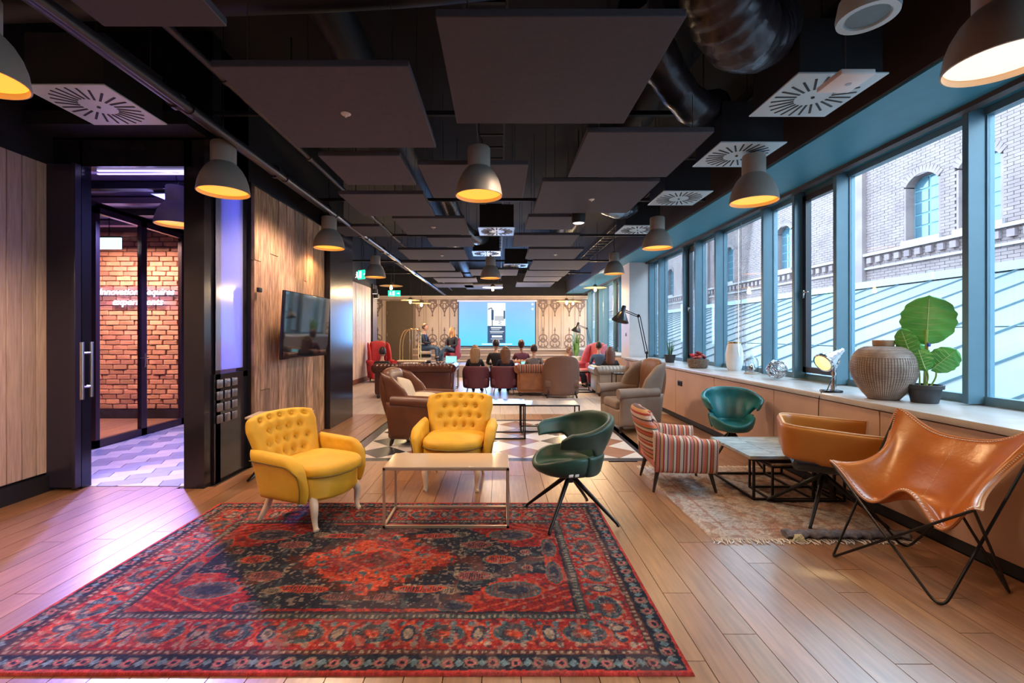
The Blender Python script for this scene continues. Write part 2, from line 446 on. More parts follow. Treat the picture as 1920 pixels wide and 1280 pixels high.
# ------------------------------------------------------------------ windows
GX = 3.86
def post(par, y, wdt=.05, x0=3.70):
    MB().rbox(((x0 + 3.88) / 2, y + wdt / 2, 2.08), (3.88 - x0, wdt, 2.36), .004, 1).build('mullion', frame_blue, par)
def window(n, y0, y1, kind='fix'):
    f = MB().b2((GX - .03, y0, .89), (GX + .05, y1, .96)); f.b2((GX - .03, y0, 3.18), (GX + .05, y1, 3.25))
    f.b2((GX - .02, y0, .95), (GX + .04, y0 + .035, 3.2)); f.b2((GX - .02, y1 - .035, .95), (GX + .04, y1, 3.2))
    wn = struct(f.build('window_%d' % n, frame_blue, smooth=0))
    iy0, iy1 = y0 + .035, y1 - .035
    if kind == 'vent':
        s_ = MB()
        for a1, b1 in (((iy0 + .01, .98), (iy0 + .07, 3.17)), ((iy1 - .07, .98), (iy1 - .01, 3.17)), ((iy0 + .01, .98), (iy1 - .01, 1.05)), ((iy0 + .01, 3.10), (iy1 - .01, 3.17))):
            s_.b2((GX - .07, a1[0], a1[1]), (GX + .0, b1[0], b1[1]))
        sh = s_.build('sash', mat('sash_dark', (.035, .03, .04), .4), wn, smooth=0)
        h = MB(); h.rbox((GX - .08, iy1 - .04, 1.95), (.02, .03, .10), .006, 2); h.rbox((GX - .10, iy1 - .09, 1.97), (.02, .13, .022), .008, 2); h.build('handle', chrome, sh)
        iy0 += .07; iy1 -= .07
    MB().b2((GX - .004, iy0, .96), (GX + .004, iy1, 3.18)).build('pane', glass, wn, smooth=0)
    post(wn, y1 - .0 if False else y1 - .025)
    # roller blind cassette
    return wn
seq = [(-2.2, -.78, 'fix'), (-.78, .04, 'vent'), (.04, .76, 'fix'), (.76, 2.18, 'fix'), (2.18, 3.62, 'fix'), (3.62, 5.03, 'fix'), (5.03, 5.74, 'vent'), (5.74, 6.42, 'fix'), (6.42, 7.83, 'fix'),
       (7.83, 8.64, 'fix'), (8.64, 9.2, 'vent'), (9.2, 10.6, 'fix'), (10.6, 11.3, 'fix'), (12.05, 13.45, 'fix'), (13.45, 14.15, 'fix'), (14.15, 14.85, 'vent'),
       (14.85, 16.27, 'fix'), (16.27, 16.98, 'fix'), (16.98, 17.7, 'vent'), (17.7, 19.1, 'fix'), (19.1, 20.0, 'fix')]
for i, (a1, b1, kd) in enumerate(seq): window(i + 1, a1, b1, kd)
# window head: dark blind track
hd = MB().b2((3.62, -2.2, 3.2), (3.70, 20, 3.245)); struct(hd.build('trim_5', darkbrown))
# blind chain
ch = MB(); ch.tube([(3.66, 6.9, 3.2), (3.66, 6.9, 1.2), (3.67, 6.94, 1.1), (3.66, 6.98, 1.2), (3.66, 6.98, 3.2)], .004, 5)
tag(ch.build('blind_chain', chrome), 'thin pull chain of a blind hanging in front of the window above the lantern vase', 'blind chain')

# ------------------------------------------------------------------ left side
board_m = mat('washed_board', (.72, .54, .43), .6, col2=(.52, .37, .29), scale=6, stretch=(1, 10, .7), bump=.25, bscale=30, rand=.10)
wl = struct(MB().b2((-4.35, -2.2, 0), (-4.23, 4.3, 3.06)).build('wall_left', black))
y = -2.0
while y < 4.2:
    wd = .125; y1 = min(y + wd, 4.27)
    MB().rbox((-4.215, (y + y1) / 2, 1.6), (.034, y1 - y - .004, 2.86), .005, 1).build('board', board_m, wl); y = y1
struct(MB().b2((-4.25, -2.2, 0), (-4.17, 4.28, .15)).build('baseboard_left', black))
struct(MB().b2((-4.5, -2.2, 3.03), (-4.2, 4.3, 4.3)).build('trim_6', ceilblack))
# black portal around the corridor opening
fr = MB(); fr.b2((-4.3, 4.28, 0), (-3.93, 4.38, 3.3)); fr.b2((-2.97, 4.28, 0), (-2.78, 4.42, 3.3)); fr.b2((-3.95, 4.28, 3.03), (-2.9, 4.42, 3.3))
fr.b2((-4.3, 4.28, 3.28), (-2.7, 4.42, 4.3))
struct(fr.build('door_1', blackgloss, smooth=0))
led = MB(); led.b2((-3.86, 4.36, 3.015), (-2.97, 4.38, 3.028)); led.b2((-3.86, 4.36, 2.985), (-2.97, 4.38, 2.995))
led.build('led_strip', mat('led_violet', (.5, .5, .8), .5, emit=(.55, .5, 1), es=1.3), bpy.data.objects['door_1'], smooth=0)
# sliding leaf with bar handles, parked over the left jamb
d2 = MB(); d2.rbox((-4.06, 4.235, 1.53), (.30, .04, 3.0), .004, 1); d2.rbox((-3.925, 4.215, 1.53), (.035, .06, 3.0), .004, 1)
door = struct(d2.build('door_2', mat('door_dark', (.03, .025, .045), .3, var=.1)))
for hx, hy, hn in ((-3.79, 4.13, 1), (-3.875, 4.32, 2)):
    hb = MB(); hb.tube([(hx - .02 * 0, hy, .86), (hx, hy, 1.38)], .016, 10); hb.tube([(hx, hy, .97), (hx, hy + (.08 if hn == 1 else -.05), .97)], .008, 8); hb.tube([(hx, hy, 1.28), (hx, hy + (.08 if hn == 1 else -.05), 1.28)], .008, 8)
    hb.build('handle', mat('brushed_steel', (.62, .58, .55), .3, metal=1), door)
# glazed partition, X = -2.76
frosted = bpy.data.materials.new('frosted_glass'); frosted.use_nodes = True; fnt = frosted.node_tree; fnt.nodes.clear()
f_o = _n(fnt, 'ShaderNodeOutputMaterial'); f_m = _n(fnt, 'ShaderNodeMixShader'); f_d = _n(fnt, 'ShaderNodeBsdfDiffuse'); f_t = _n(fnt, 'ShaderNodeBsdfTranslucent'); f_g = _n(fnt, 'ShaderNodeBsdfGlossy'); f_m2 = _n(fnt, 'ShaderNodeMixShader')
f_d.inputs[0].default_value = (.45, .50, .85, 1); f_t.inputs[0].default_value = (.55, .62, .95, 1); f_g.inputs['Roughness'].default_value = .12; f_m.inputs[0].default_value = .6; f_m2.inputs[0].default_value = .14
fnt.links.new(f_d.outputs[0], f_m.inputs[1]); fnt.links.new(f_t.outputs[0], f_m.inputs[2]); fnt.links.new(f_m.outputs[0], f_m2.inputs[1]); fnt.links.new(f_g.outputs[0], f_m2.inputs[2]); fnt.links.new(f_m2.outputs[0], f_o.inputs[0])
pf = MB()
pf.b2((-2.84, 4.42, 0), (-2.76, 4.50, 3.3)); pf.b2((-2.84, 4.40, 0), (-2.76, 5.0, 1.06)); pf.b2((-2.84, 4.9, 1.0), (-2.76, 5.0, 3.3)); pf.b2((-2.84, 4.42, 2.95), (-2.76, 5.0, 4.3))
part_w = struct(pf.build('wall_partition', blackgloss, smooth=0))
fg = MB().b2((-2.775, 4.42, 1.10), (-2.755, 4.88, 2.95)).build('frosted_panel', frosted, part_w, smooth=0)
MB().b2((-2.80, 4.88, 1.10), (-2.79, 4.91, 2.95)).build('pane', glass_in, part_w, smooth=0)
cap = None
for r_ in range(4):
    for c_ in range(3):
        yy, zz = 4.47 + c_ * .125, .62 + r_ * .115
        if cap is None:
            cap = MB().rbox((0, 0, 0), (.02, .09, .085), .02, 3).build('metal_button', mat('button_metal', (.30, .29, .33), .28, metal=.9), part_w, loc=(-2.75, yy, zz))
        else: copyobj(cap, part_w, (-2.75, yy, zz))
# reclaimed wood wall with the television
wood1 = mat('reclaimed_wood', (.66, .42, .26), .7, col2=(.22, .12, .075), scale=5, stretch=(1, 6, .8), bump=.5, bscale=22, rand=.42, hue=.012)
wt = struct(MB().b2((-2.86, 4.98, 0), (-2.72, 6.98, 3.12)).build('wall_wood', black))
y = 4.98; rr = random.Random(3)
while y < 6.95:
    wd = rr.choice((.09, .13, .17, .21)); y1 = min(y + wd, 6.96); dx = rr.random() * .02
    z = .0
    cuts = [0.0] + ([rr.uniform(.8, 2.4)] if rr.random() < .5 else []) + [3.08]
    for a1, b1 in zip(cuts[:-1], cuts[1:]):
        MB().rbox((-2.71 + dx / 2, (y + y1) / 2, (a1 + b1) / 2), (.03 + dx, y1 - y - .004, b1 - a1 - .004), .004, 1).build('board', wood1, wt)
    y = y1
struct(MB().b2((-2.86, 6.98, 0), (-2.60, 8.05, 3.3)).build('wall_block', blackgloss, smooth=0))
struct(MB().b2((-2.9, 4.42, 3.12), (-2.76, 8.05, 4.3)).build('trim_7', ceilblack, smooth=0))
# white slatted wall further back, then the dark return
ws = struct(MB().b2((-4.4, 7.66, 0), (-4.24, 14.9, 3.0)).build('wall_slats', mat('slat_back', (.25, .2, .2), .8)))
sl_m = mat('white_slat', (.78, .64, .60), .45, var=.04)
y = 7.7; sb = MB(); k = 0
while y < 14.85:
    sb.b2((-4.24, y, .12), (-4.2, y + .09, 2.96)); y += .125 if k % 7 else .16; k += 1
so = sb.build('slats', sl_m, ws, smooth=0); so['kind'] = 'stuff'
struct(MB().b2((-4.26, 7.66, 0), (-4.18, 14.9, .14)).build('baseboard_slats', mat('skirting_brown', (.16, .05, .035), .5)))
struct(MB().b2((-4.4, 14.9, 0), (-4.15, 15.4, 3.1)).build('wall_return', darkbrown))
struct(MB().b2((-5.8, 15.4, 0), (-5.6, 20.2, 4.3)).build('wall_alcove', darkbrown))
struct(MB().b2((-4.5, 7.66, 3.0), (-4.2, 15.4, 4.3)).build('trim_8', ceilblack))

# ------------------------------------------------------------------ corridor with glass doors, brick recess, neon words
struct(MB().b2((-9.0, 7.95, 0), (-2.8, 8.05, 4.3)).build('wall_recess', mat('mortar', (.36, .25, .22), .9)))
wb = bpy.data.objects['wall_recess']
brick_m = mat('warm_brick', (.66, .34, .23), .8, col2=(.50, .24, .17), scale=7, bump=.6, bscale=35, rand=.28, hue=.012)
bmesh_ = []
for k in range(4):
    b_ = MB(); b_.rbox((0, 0, 0), (.236 - .004 * k, .05, .074), .007, 1)
    b_.v = [(x + random.uniform(-.003, .003), y + random.uniform(-.002, .002), z + random.uniform(-.003, .003)) for x, y, z in b_.v]
    bmesh_.append(b_)
protos = []
for r_ in range(36):
    off = (.0, .125, .06, .18)[r_ % 4]
    for c_ in range(8):
        X = -7.35 + off + c_ * .25; Z = .2 + r_ * .0855
        if Z > 3.2: continue
        lo = (X, 7.93 + random.uniform(-.008, .008), Z); ro = (0, random.uniform(-.01, .01), 0)
        if len(protos) < 4:
            o = bmesh_[len(protos)].build('brick', brick_m, wb, loc=lo, smooth=0); o.rotation_euler = ro; protos.append(o)
        else: copyobj(random.choice(protos), wb, lo, ro)
struct(MB().b2((-8, 7.86, 0), (-5.2, 7.91, .15)).build('baseboard_recess', blackgloss))
struct(MB().b2((-9.1, 4.3, 0), (-9.0, 8.0, 4.3)).build('wall_corridor_end', darkbrown))
struct(MB().b2((-9.0, 4.34, 0), (-4.3, 4.44, 4.3)).build('wall_corridor_side', black))
cm = mat('corridor_ceiling', (.10, .08, .20), .6, var=.2)
struct(MB().b2((-8.8, 4.44, 3.32), (-2.8, 7.95, 3.40)).build('ceiling_corridor', cm))
# ceiling strips, beams
for k in range(5):
    yy = 4.9 + k * .62
    struct(MB().b2((-8.8, yy, 3.22), (-2.9, yy + .12, 3.3)).build('trim_%d' % (10 + k), black if k % 2 else mat('beam_violet', (.35, .27, .35), .5)))
# folding glass doors along X = -5.15
DX = -5.16
dd = MB()
for yy, wd in ((5.78, .06), (6.52, .10), (7.34, .08)): dd.b2((DX - .03, yy, 0), (DX + .03, yy + wd, 3.1))
dd.b2((DX - .03, 5.78, 0), (DX + .03, 7.42, .10)); dd.b2((DX - .03, 5.78, 3.0), (DX + .03, 7.42, 3.12)); dd.b2((DX - .03, 4.44, 3.08), (DX + .03, 7.95, 3.14)); dd.b2((DX - .03, 7.42, 0), (DX + .03, 7.95, 3.1))
dr = struct(dd.build('door_3', mat('bronze_frame', (.05, .03, .035), .3, metal=.3), smooth=0))
for a1, b1 in ((5.84, 6.52), (6.62, 7.34)): MB().b2((DX - .005, a1, .1), (DX + .005, b1, 3.0)).build('pane', glass_in, dr, smooth=0)
hh = MB(); hh.rbox((DX + .04, 6.57, 1.08), (.02, .04, .20), .008, 2); hh.tube([(DX + .04, 6.57, 1.12), (DX + .09, 6.57, 1.12), (DX + .095, 6.42, 1.12)], .010, 8)
hh.build('handle', chrome, dr)
# neon
nm = mat('neon_tube', (.7, .8, 1), .4, emit=(.72, .80, 1.0), es=1.6)
ns_ = thing('neon_sign', 'glowing blue-white neon words on the brick wall behind the glass doors', 'neon sign', (-6.26, 7.84, 2.14))
textmesh('Innovation Requires', .160, nm, 'lettering', ns_, (0, 0, .04), ext=.006, shear=.25, bevel=.001, track=1.0)
textmesh('experiments', .165, nm, 'lettering', ns_, (.02, 0, -.13), ext=.006, shear=.25, bevel=.002, track=1.05)
MB().b2((-.72, .03, -.24), (.72, .04, .15)).build('backing_plate', glassmat('acrylic', (.9, .9, 1), .03), ns_)
light('neon_glow', 'AREA', (0, -.10, -.05), 16, (.22, .30, 1.0), size=1.4, sizey=.3, rot=(-PI / 2, 0, 0), parent=ns_)
# white lit sign box and exit sign inside the corridor
eb = thing('corridor_light_box', 'white glowing box sign hanging under the corridor ceiling behind the glass door', 'light box', (-5.45, 6.35, 2.72))
MB().rbox((0, 0, 0), (.34, .03, .16), .006, 2).build('diffuser', mat('lightbox_white', (.8, .9, .9), .5, emit=(.75, .95, .95), es=1.2), eb)
MB().b2((-.18, -.02, .08), (.18, .02, .10)).build('housing', blackmetal, eb); MB().tube([(0, 0, .1), (0, 0, .6)], .006, 6).build('rod', blackmetal, eb)

# ------------------------------------------------------------------ acoustic ceiling panels
pan_m = mat('acoustic_felt', (.072, .070, .088), .9, var=.08, scale=30, rand=.06)
pan_e = mat('acoustic_edge', (.05, .042, .05), .9)
wire_m = blackmetal
PANELS = [  # x0, x1, y0, y1 (metres), z, label
 (-.335, .97, 2.36, 3.56, 3.1, 'largest dark acoustic panel overhead at top centre'),
 (-1.78, -.56, 2.80, 4.02, 3.1, 'large acoustic panel left of the biggest one, right above the yellow armchairs'),
 (-2.12, -1.46, 1.20, 2.44, 3.1, 'acoustic panel cut off by the top left edge of the picture'),
 (.715, 1.75, 3.71, 4.77, 3.1, 'acoustic panel right of centre between the middle pendant and the round-slot diffusers'),
 (.46, 1.73, 4.90, 6.18, 3.1, 'acoustic panel with a small sprinkler rose, right behind the second right-hand one'),
 (-.80, .28, 4.42, 5.50, 3.1, 'acoustic panel directly behind the middle front pendant'),
 (-1.68, -.92, 4.20, 5.02, 3.1, 'small acoustic panel left of the middle front pendant, front one of two'),
 (-1.90, -.90, 5.35, 6.34, 3.1, 'small acoustic panel left of the middle front pendant, rear one of two'),
 (-1.53, -.50, 6.46, 7.52, 3.1, 'acoustic panel with a sprinkler rose in the second left column'),
 (-2.6, -1.84, 6.95, 7.65, 3.1, 'acoustic panel above the black end of the wood wall'),
 (-1.25, -.48, 7.75, 8.55, 3.1, 'narrow acoustic panel left of the central diffuser'),
 (-1.98, -.70, 8.85, 10.05, 3.1, 'warm-lit acoustic panel, third large one of the left column'),
 (-2.42, -1.15, 10.45, 11.75, 3.1, 'warm-lit acoustic panel, fourth large one of the left column'),
 (-2.20, -1.05, 12.05, 13.05, 3.1, 'warm-lit acoustic panel, fifth of the left column'),
 (-1.95, -.70, 13.3, 14.4, 3.1, 'acoustic panel near the far end of the left column'),
 (.40, 1.14, 6.38, 7.15, 3.1, 'acoustic panel nearest in the right rear column, close to the round ducts'),
 (.24, 1.33, 7.55, 8.55, 3.1, 'second acoustic panel of the right rear column'),
 (.56, 1.63, 8.78, 9.95, 3.1, 'third acoustic panel of the right rear column, glowing warm at its right'),
 (.75, 2.02, 10.15, 11.60, 3.1, 'widest acoustic panel of the right rear column'),
 (.72, 1.83, 11.75, 12.9, 3.1, 'fifth acoustic panel of the right rear column'),
 (.73, 1.80, 13.0, 14.1, 3.1, 'sixth acoustic panel of the right rear column'),
 (.55, 1.75, 14.4, 15.8, 3.1, 'last acoustic panel of the right rear column'),
 (-.78, .48, 11.55, 12.75, 3.1, 'bluish acoustic panel in the middle beside the far central pendant'),
 (-2.2, -.9, 14.9, 16.0, 3.1, 'bluish acoustic panel at the far end on the left'),
 (-1.2, .1, 15.2, 16.6, 3.1, 'bluish acoustic panel at the far end in the middle'),
]
for (x0, x1, y0, y1, z, lb) in PANELS:
    t = thing('acoustic_panel', lb, 'ceiling panel', ((x0 + x1) / 2, (y0 + y1) / 2, z), 0, 'acoustic ceiling panels')
    MB().rbox((0, 0, .02), (x1 - x0, y1 - y0, .045), .005, 1, 0).build('felt_panel', pan_m, t)
    for sx in (-1, 1):
        for sy in (-1, 1):
            MB().tube([(sx * (x1 - x0) * .38, sy * (y1 - y0) * .38, .04), (sx * (x1 - x0) * .38, sy * (y1 - y0) * .38, 1.2)], .0025, 4).build('hanger_wire', mat('wire_grey', (.12, .11, .12), .4, metal=.7), t)
for (x, y, sl) in ((1.12, 5.55, 'second right-hand panel'), (-1.02, 7.0, 'second left column panel'), (-1.2, 9.5, 'third large left column panel'), (1.15, 9.4, 'third right rear panel'), (-1.15, 3.4, 'large front left panel')):
    s_ = MB(); s_.lathe([(.001, -.012), (.03, -.010), (.04, 0)], (0, 0, 0), 16); s_.cyl((0, 0, -.018), .008, .02, 8)
    o = s_.build('sprinkler', mat('rose_white', (.75, .73, .7), .4), loc=(x, y, 3.1)); tag(o, 'small round sprinkler rose in the underside of the ' + sl, 'sprinkler', 'sprinkler roses')

# ------------------------------------------------------------------ swirl diffusers
plate_m = mat('diffuser_plate', (.56, .72, .78), .35, var=.02)  # white plates; the blue of the window light is put into this colour
slot_m = mat('slot_black', (.005, .006, .01), .6)
slot_proto = MB().rbox((0, .195, 0), (.015, .155, .004), .001, 1).build('slot', slot_m)
slot_me = slot_proto.data; bpy.data.objects.remove(slot_proto)
greypipe0 = mat('pipe_grey', (.06, .055, .065), .35, metal=.3)
def diffuser(x, y, z, label, s=.6, full=True, boxm=None):
    t = thing('swirl_diffuser', label, 'air diffuser', (x, y, z), 0, 'ceiling diffusers')
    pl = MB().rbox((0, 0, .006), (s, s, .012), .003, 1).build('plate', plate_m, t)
    if full:
        for k in range(24):
            o = bpy.data.objects.new('slot', slot_me); C.objects.link(o); o.parent = t; o.location = (0, 0, -.0015); o.rotation_euler = (0, 0, k * PI / 12)
    else:
        m_ = MB()
        for k in range(20):
            a_ = k * PI / 10; m_.box((math.sin(a_) * .2, math.cos(a_) * .2, -.002), (.02, .13, .005), rot=(0, 0, -a_))
        so_ = m_.build('slots', slot_m, t, smooth=0); so_['kind'] = 'stuff'
    MB().cyl((0, 0, -.004), .012, .008, 10).build('centre_screw', slot_m, t)
    if z < 3.175:
        for sx in (-1, 1): MB().tube([(sx * .22, .22, .3), (sx * .22, .22, 4.3 - z)], .005, 5).build('hanger_rod', greypipe0, t)
    MB().b2((-s * .46, -s * .46, .012), (s * .46, s * .46, .38 if z < 3.175 else .13)).build('plenum_box', boxm or ceilblack, t, smooth=0)
diffuser(2.27, 3.30, 3.17, 'bluish swirl diffuser nearest to the windows at top right, below a white sensor box')
diffuser(2.28, 4.38, 3.17, 'bluish swirl diffuser half hidden behind the right front pendant')
diffuser(2.27, 5.77, 3.17, 'third swirl diffuser along the window side')
diffuser(2.27, 7.5, 3.17, 'fourth swirl diffuser along the window side, left of the second right pendant', full=False)
diffuser(-3.03, 3.44, 3.17, 'orange-lit swirl diffuser at the upper left above the black door portal')
diffuser(-.05, 7.62, 3.17, 'swirl diffuser in the middle of the room above the screen', full=False)
diffuser(-.28, 9.7, 3.17, 'swirl diffuser behind the central one, slightly to its left', full=False)
diffuser(.40, 11.4, 3.17, 'blue-lit swirl diffuser right of the far central pendant', full=False)
diffuser(-4.0, 5.9, 3.18, 'violet-blue swirl diffuser inside the corridor beyond the black portal')

# ------------------------------------------------------------------ ducts, pipes, trays
foil = mat('black_foil', (.045, .04, .05), .3, var=.4, metal=.35, scale=6, bump=1.0, bscale=9)
def duct(name, pts, r, label, wrinkle=.0, m_=foil, n=28, k=10):
    P = bez(pts, k); t = MB(); rng = random.Random(5)
    R = [r * (1 + wrinkle * (rng.random() - .5) * 2) for _ in P]
    t.tube(P, R, n)
    if wrinkle:
        t.v = [(x + rng.uniform(-1, 1) * r * wrinkle * .35, y + rng.uniform(-1, 1) * r * wrinkle * .35, z + rng.uniform(-1, 1) * r * wrinkle * .35) for x, y, z in t.v]
    o = t.build(name, m_, smooth=80); tag(o, label, 'air duct'); return o
duct('flexible_duct', [(.75, 2.1, 3.95), (1.05, 2.45, 3.72), (1.35, 2.75, 3.47), (1.62, 2.98, 3.40), (1.85, 3.15, 3.55)], .215, 'crumpled black foil duct bulging down between the biggest panel and the first window-side diffuser', .07, k=14)
duct('flexible_duct', [(1.0, 3.3, 3.9), (1.35, 3.75, 3.65), (1.75, 4.1, 3.5), (2.05, 4.35, 3.62)], .15, 'black foil duct behind the large crumpled one, leading to the second window-side diffuser', .06)
duct('flexible_duct', [(1.2, 6.4, 3.7), (1.5, 6.8, 3.45), (1.85, 7.1, 3.4), (2.2, 7.4, 3.5)], .14, 'shiny foil duct near the fourth window-side diffuser', .05, mat('silver_foil', (.25, .27, .3), .25, metal=.8, bump=.8, bscale=20))
duct('flexible_duct', [(-.9, 7.6, 3.8), (-.75, 8.3, 3.5), (-.5, 8.9, 3.35), (-.35, 9.4, 3.45)], .13, 'grey foil duct above the middle of the room in front of the second central diffuser', .05, MAT['silver_foil'])
duct('round_duct', [(-1.25, -1, 3.85), (-1.25, 8, 3.85), (-1.25, 19.5, 3.85)], .16, 'long dark round duct running down the left half of the ceiling', 0, black)
duct('round_duct', [(1.6, -1, 4.02), (1.6, 10, 4.02), (1.6, 19.5, 4.02)], .2, 'long dark round duct running along the window side of the ceiling', 0, black)
duct('round_duct', [(-3.8, 3.0, 3.6), (-1.0, 3.0, 3.7), (.2, 3.0, 3.8)], .10, 'thin dark duct crossing the ceiling above the left panels', 0, black)
greypipe = mat('pipe_grey', (.06, .055, .065), .35, metal=.3)
for (px, pz, r, lb) in ((-2.30, 3.12, .030, 'dark conduit pipe running lengthwise at the left, lowest of the bundle'), (-2.42, 3.20, .05, 'thick dark pipe running lengthwise at the left above the lowest conduit'),
                        (-2.05, 3.35, .025, 'thin dark pipe running lengthwise between the pipe bundle and the left panels'), (-2.58, 3.3, .03, 'dark pipe running lengthwise closest to the black portal')):
    t = MB(); t.tube([(px, -1.5, pz), (px, 19.5, pz)], r, 10)
    for k in range(12): t.cyl((px, k * 1.5 + .4, pz), r * 1.35, .05, 10, rot=(PI / 2, 0, 0))
    tag(t.build('ceiling_pipe', greypipe), lb, 'pipe')
for (y, z, lb) in ((4.35, 3.55, 'front'), (6.3, 3.3, 'second'), (8.65, 3.32, 'third'), (11.65, 3.32, 'fourth'), (14.2, 3.35, 'fifth')):
    t = MB(); t.b2((-4.1, y, z), (2.85, y + .04, z + .04))
    for xx in (-3.5, -2, -.3, 1.3, 2.5): t.tube([(xx, y + .02, z), (xx, y + .02, 4.3)], .006, 5)
    tag(t.build('strut_rail', black, smooth=0), '%s black strut rail crossing the ceiling from left to right' % lb, 'rail')
for (x0, x1, lb) in ((-.25, .05, 'dark cable tray running lengthwise above the central pendants'), (2.45, 2.75, 'dark cable tray running lengthwise beside the window soffit')):
    t = thing('cable_tray', lb, 'cable tray', (x0, 0, 3.75))
    for sx in (0, x1 - x0): MB().b2((sx - .01, -1.5, 0), (sx + .01, 19.4, .08)).build('rail', black, t, smooth=0)
    m_ = MB()
    for k in range(60): m_.b2((0, -1.4 + k * .35, 0), (x1 - x0, -1.37 + k * .35, .015))
    o = m_.build('rungs', black, t, smooth=0); o['kind'] = 'stuff'
# dark bulkhead box above the back left, over the portal
struct(MB().b2((-4.2, 4.0, 3.3), (-2.75, 4.28, 3.42)).build('trim_9', black))

# round ceiling speaker and white sensor box, top right
sp = thing('ceiling_speaker', 'round bluish-white speaker hanging at the top edge right of the foil duct', 'speaker', (2.02, 2.50, 3.20))
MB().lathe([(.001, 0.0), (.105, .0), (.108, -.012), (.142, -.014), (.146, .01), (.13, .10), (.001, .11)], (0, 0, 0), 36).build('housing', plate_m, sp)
MB().lathe([(.001, -.006), (.10, -.004)], (0, 0, 0), 36).build('grille', mat('grille_blue', (.22, .36, .42), .6, bump=.8, bscale=300), sp)
MB().tube([(0, 0, .1), (0, 0, 1.1)], .008, 6).build('suspension_rod', greypipe, sp)
sb_ = thing('sensor_box', 'flat white wireless sensor box hanging in front of the nearest window-side diffuser', 'sensor', (2.17, 2.86, 3.04))
MB().rbox((0, 0, 0), (.21, .22, .035), .008, 2).build('housing', mat('sensor_white', (.85, .8, .78), .4), sb_)
MB().cyl((.02, 0, -.018), .018, .004, 12).build('emblem', mat('emblem_grey', (.4, .45, .5), .4), sb_)
MB().tube([(0, 0, .01), (0, 0, 1.25)], .006, 6).build('suspension_rod', greypipe, sb_)

# ------------------------------------------------------------------ bell pendants
shade_m = mat('pendant_grey', (.36, .33, .29), .45, var=.05)
shade_in = mat('pendant_inside', (.9, .75, .5), .5)
disk_m = mat('pendant_glow', (1, .6, .2), .5, emit=(1.0, .40, .035), es=1.05)
disk_w = mat('pendant_glow_white', (1, .8, .6), .5, emit=(1.0, .72, .58), es=1.0)
def pendant_root(label, loc, glow, energy=26):
    t = thing('bell_pendant', label, 'pendant lamp', loc, 0, 'grey bell pendants')
    prof = [(.205, 0), (.212, .002), (.208, .03), (.198, .09), (.178, .15), (.148, .205), (.118, .24), (.100, .258), (.100, .262)]
    inn = [(.098, .255), (.115, .233), (.143, .2), (.172, .147), (.192, .088), (.202, .03), (.205, 0)]
    m_ = MB(); m_.lathe(prof, n=40, mi=0); m_.lathe(inn, n=40, mi=1); m_.build('shade', [shade_m, shade_in], t)
    MB().lathe([(.1, .262), (.102, .27), (.102, .43), (.096, .44), (.001, .445)], n=32).build('neck', shade_m, t)
    MB().lathe([(.001, .028), (.12, .026), (.199, .03)], n=36).build('diffuser', glow, t)
    m_ = MB(); m_.tube([(0, 0, .44), (0, 0, (4.3 if loc[0] > -3.5 else 3.32) - loc[2])], .004, 6); m_.tube(bez([(.0, 0, .44), (.03, 0, .5), (-.01, 0, .6), (.01, 0, .75)]), .003, 5); m_.cyl((0, 0, .455), .022, .03, 10)
    m_.build('cord', black, t)
    light('lamp_light', 'SPOT', (0, 0, -.01), energy, (1, .62, .3), .06, parent=t, spot=(150, .5))
    return t
PEND = [(-.188, 4.12, 2.70, 'grey bell pendant in the centre front, hanging before the dark panels', disk_m),
 (-2.44, 4.02, 2.70, 'grey bell pendant beside the blue frosted glass panel at left', disk_m),
 (2.40, 4.30, 2.70, 'grey bell pendant at right front in front of a swirl diffuser', disk_m),
 (-2.66, 2.30, 2.74, 'grey bell pendant cut off by the left picture edge', disk_m),
 (2.32, 2.10, 2.70, 'huge-looking bell pendant glowing white at the top right corner', disk_w),
 (-2.40, 6.40, 2.66, 'grey bell pendant in front of the reclaimed wood wall', disk_m),
 (2.25, 6.50, 2.68, 'grey bell pendant left of the windows, second along the window side', disk_m),
 (-2.57, 9.4, 2.63, 'grey bell pendant left of the rear doorway, third of the left row', disk_m),
 (-.19, 9.4, 2.61, 'grey bell pendant above the left part of the projection screen', disk_m),
 (2.40, 9.55, 2.72, 'grey bell pendant in front of the white column', disk_m),
 (-3.70, 5.2, 2.70, 'bell pendant seen through the portal, inside the corridor', disk_m)]
for x, y, z, lb, g in PEND: pendant_root(lb, (x, y, z), g, 40 if g is disk_w else 26)

# flat disc pendants with bare filament bulbs, far end
bulb_m = mat('filament_bulb', (1, .8, .4), .3, emit=(1.0, .62, .22), es=14)
disc_m = mat('disc_shade', (.45, .30, .16), .35, metal=.7)
def bulbdisc(x, y, z, label, r=.33, e=75):
    t = thing('disc_pendant', label, 'pendant lamp', (x, y, z), 0, 'flat disc pendants at the far end')
    MB().lathe([(.001, .075), (.05, .07), (.07, .04), (r, -.005), (r, 0), (.07, .05), (.04, .1), (.001, .1)], n=32).build('shade', disc_m, t)
    MB().lathe([(.001, -.115), (.03, -.105), (.045, -.07), (.035, -.03), (.018, 0), (.018, .02), (.001, .02)], n=16).build('bulb', bulb_m, t)
    MB().tube([(0, 0, .09), (0, 0, 4.3 - z)], .004, 5).build('cord', black, t)
    light('bulb_light', 'POINT', (0, 0, -.16), e, (1, .68, .36), .05, parent=t)
bulbdisc(-3.15, 13.2, 2.86, 'flat disc pendant nearest to the slatted wall at the far end', e=12)
bulbdisc(-3.2, 16.3, 2.68, 'flat disc pendant above the dark rear door', e=90)
bulbdisc(-2.75, 16.0, 2.55, 'flat disc pendant directly above the seated man on stage', e=90)
bulbdisc(-.22, 14.5, 2.95, 'flat disc pendant above the top centre of the screen')
bulbdisc(3.0, 14.3, 2.92, 'flat disc pendant nearest to the far windows', r=.36)
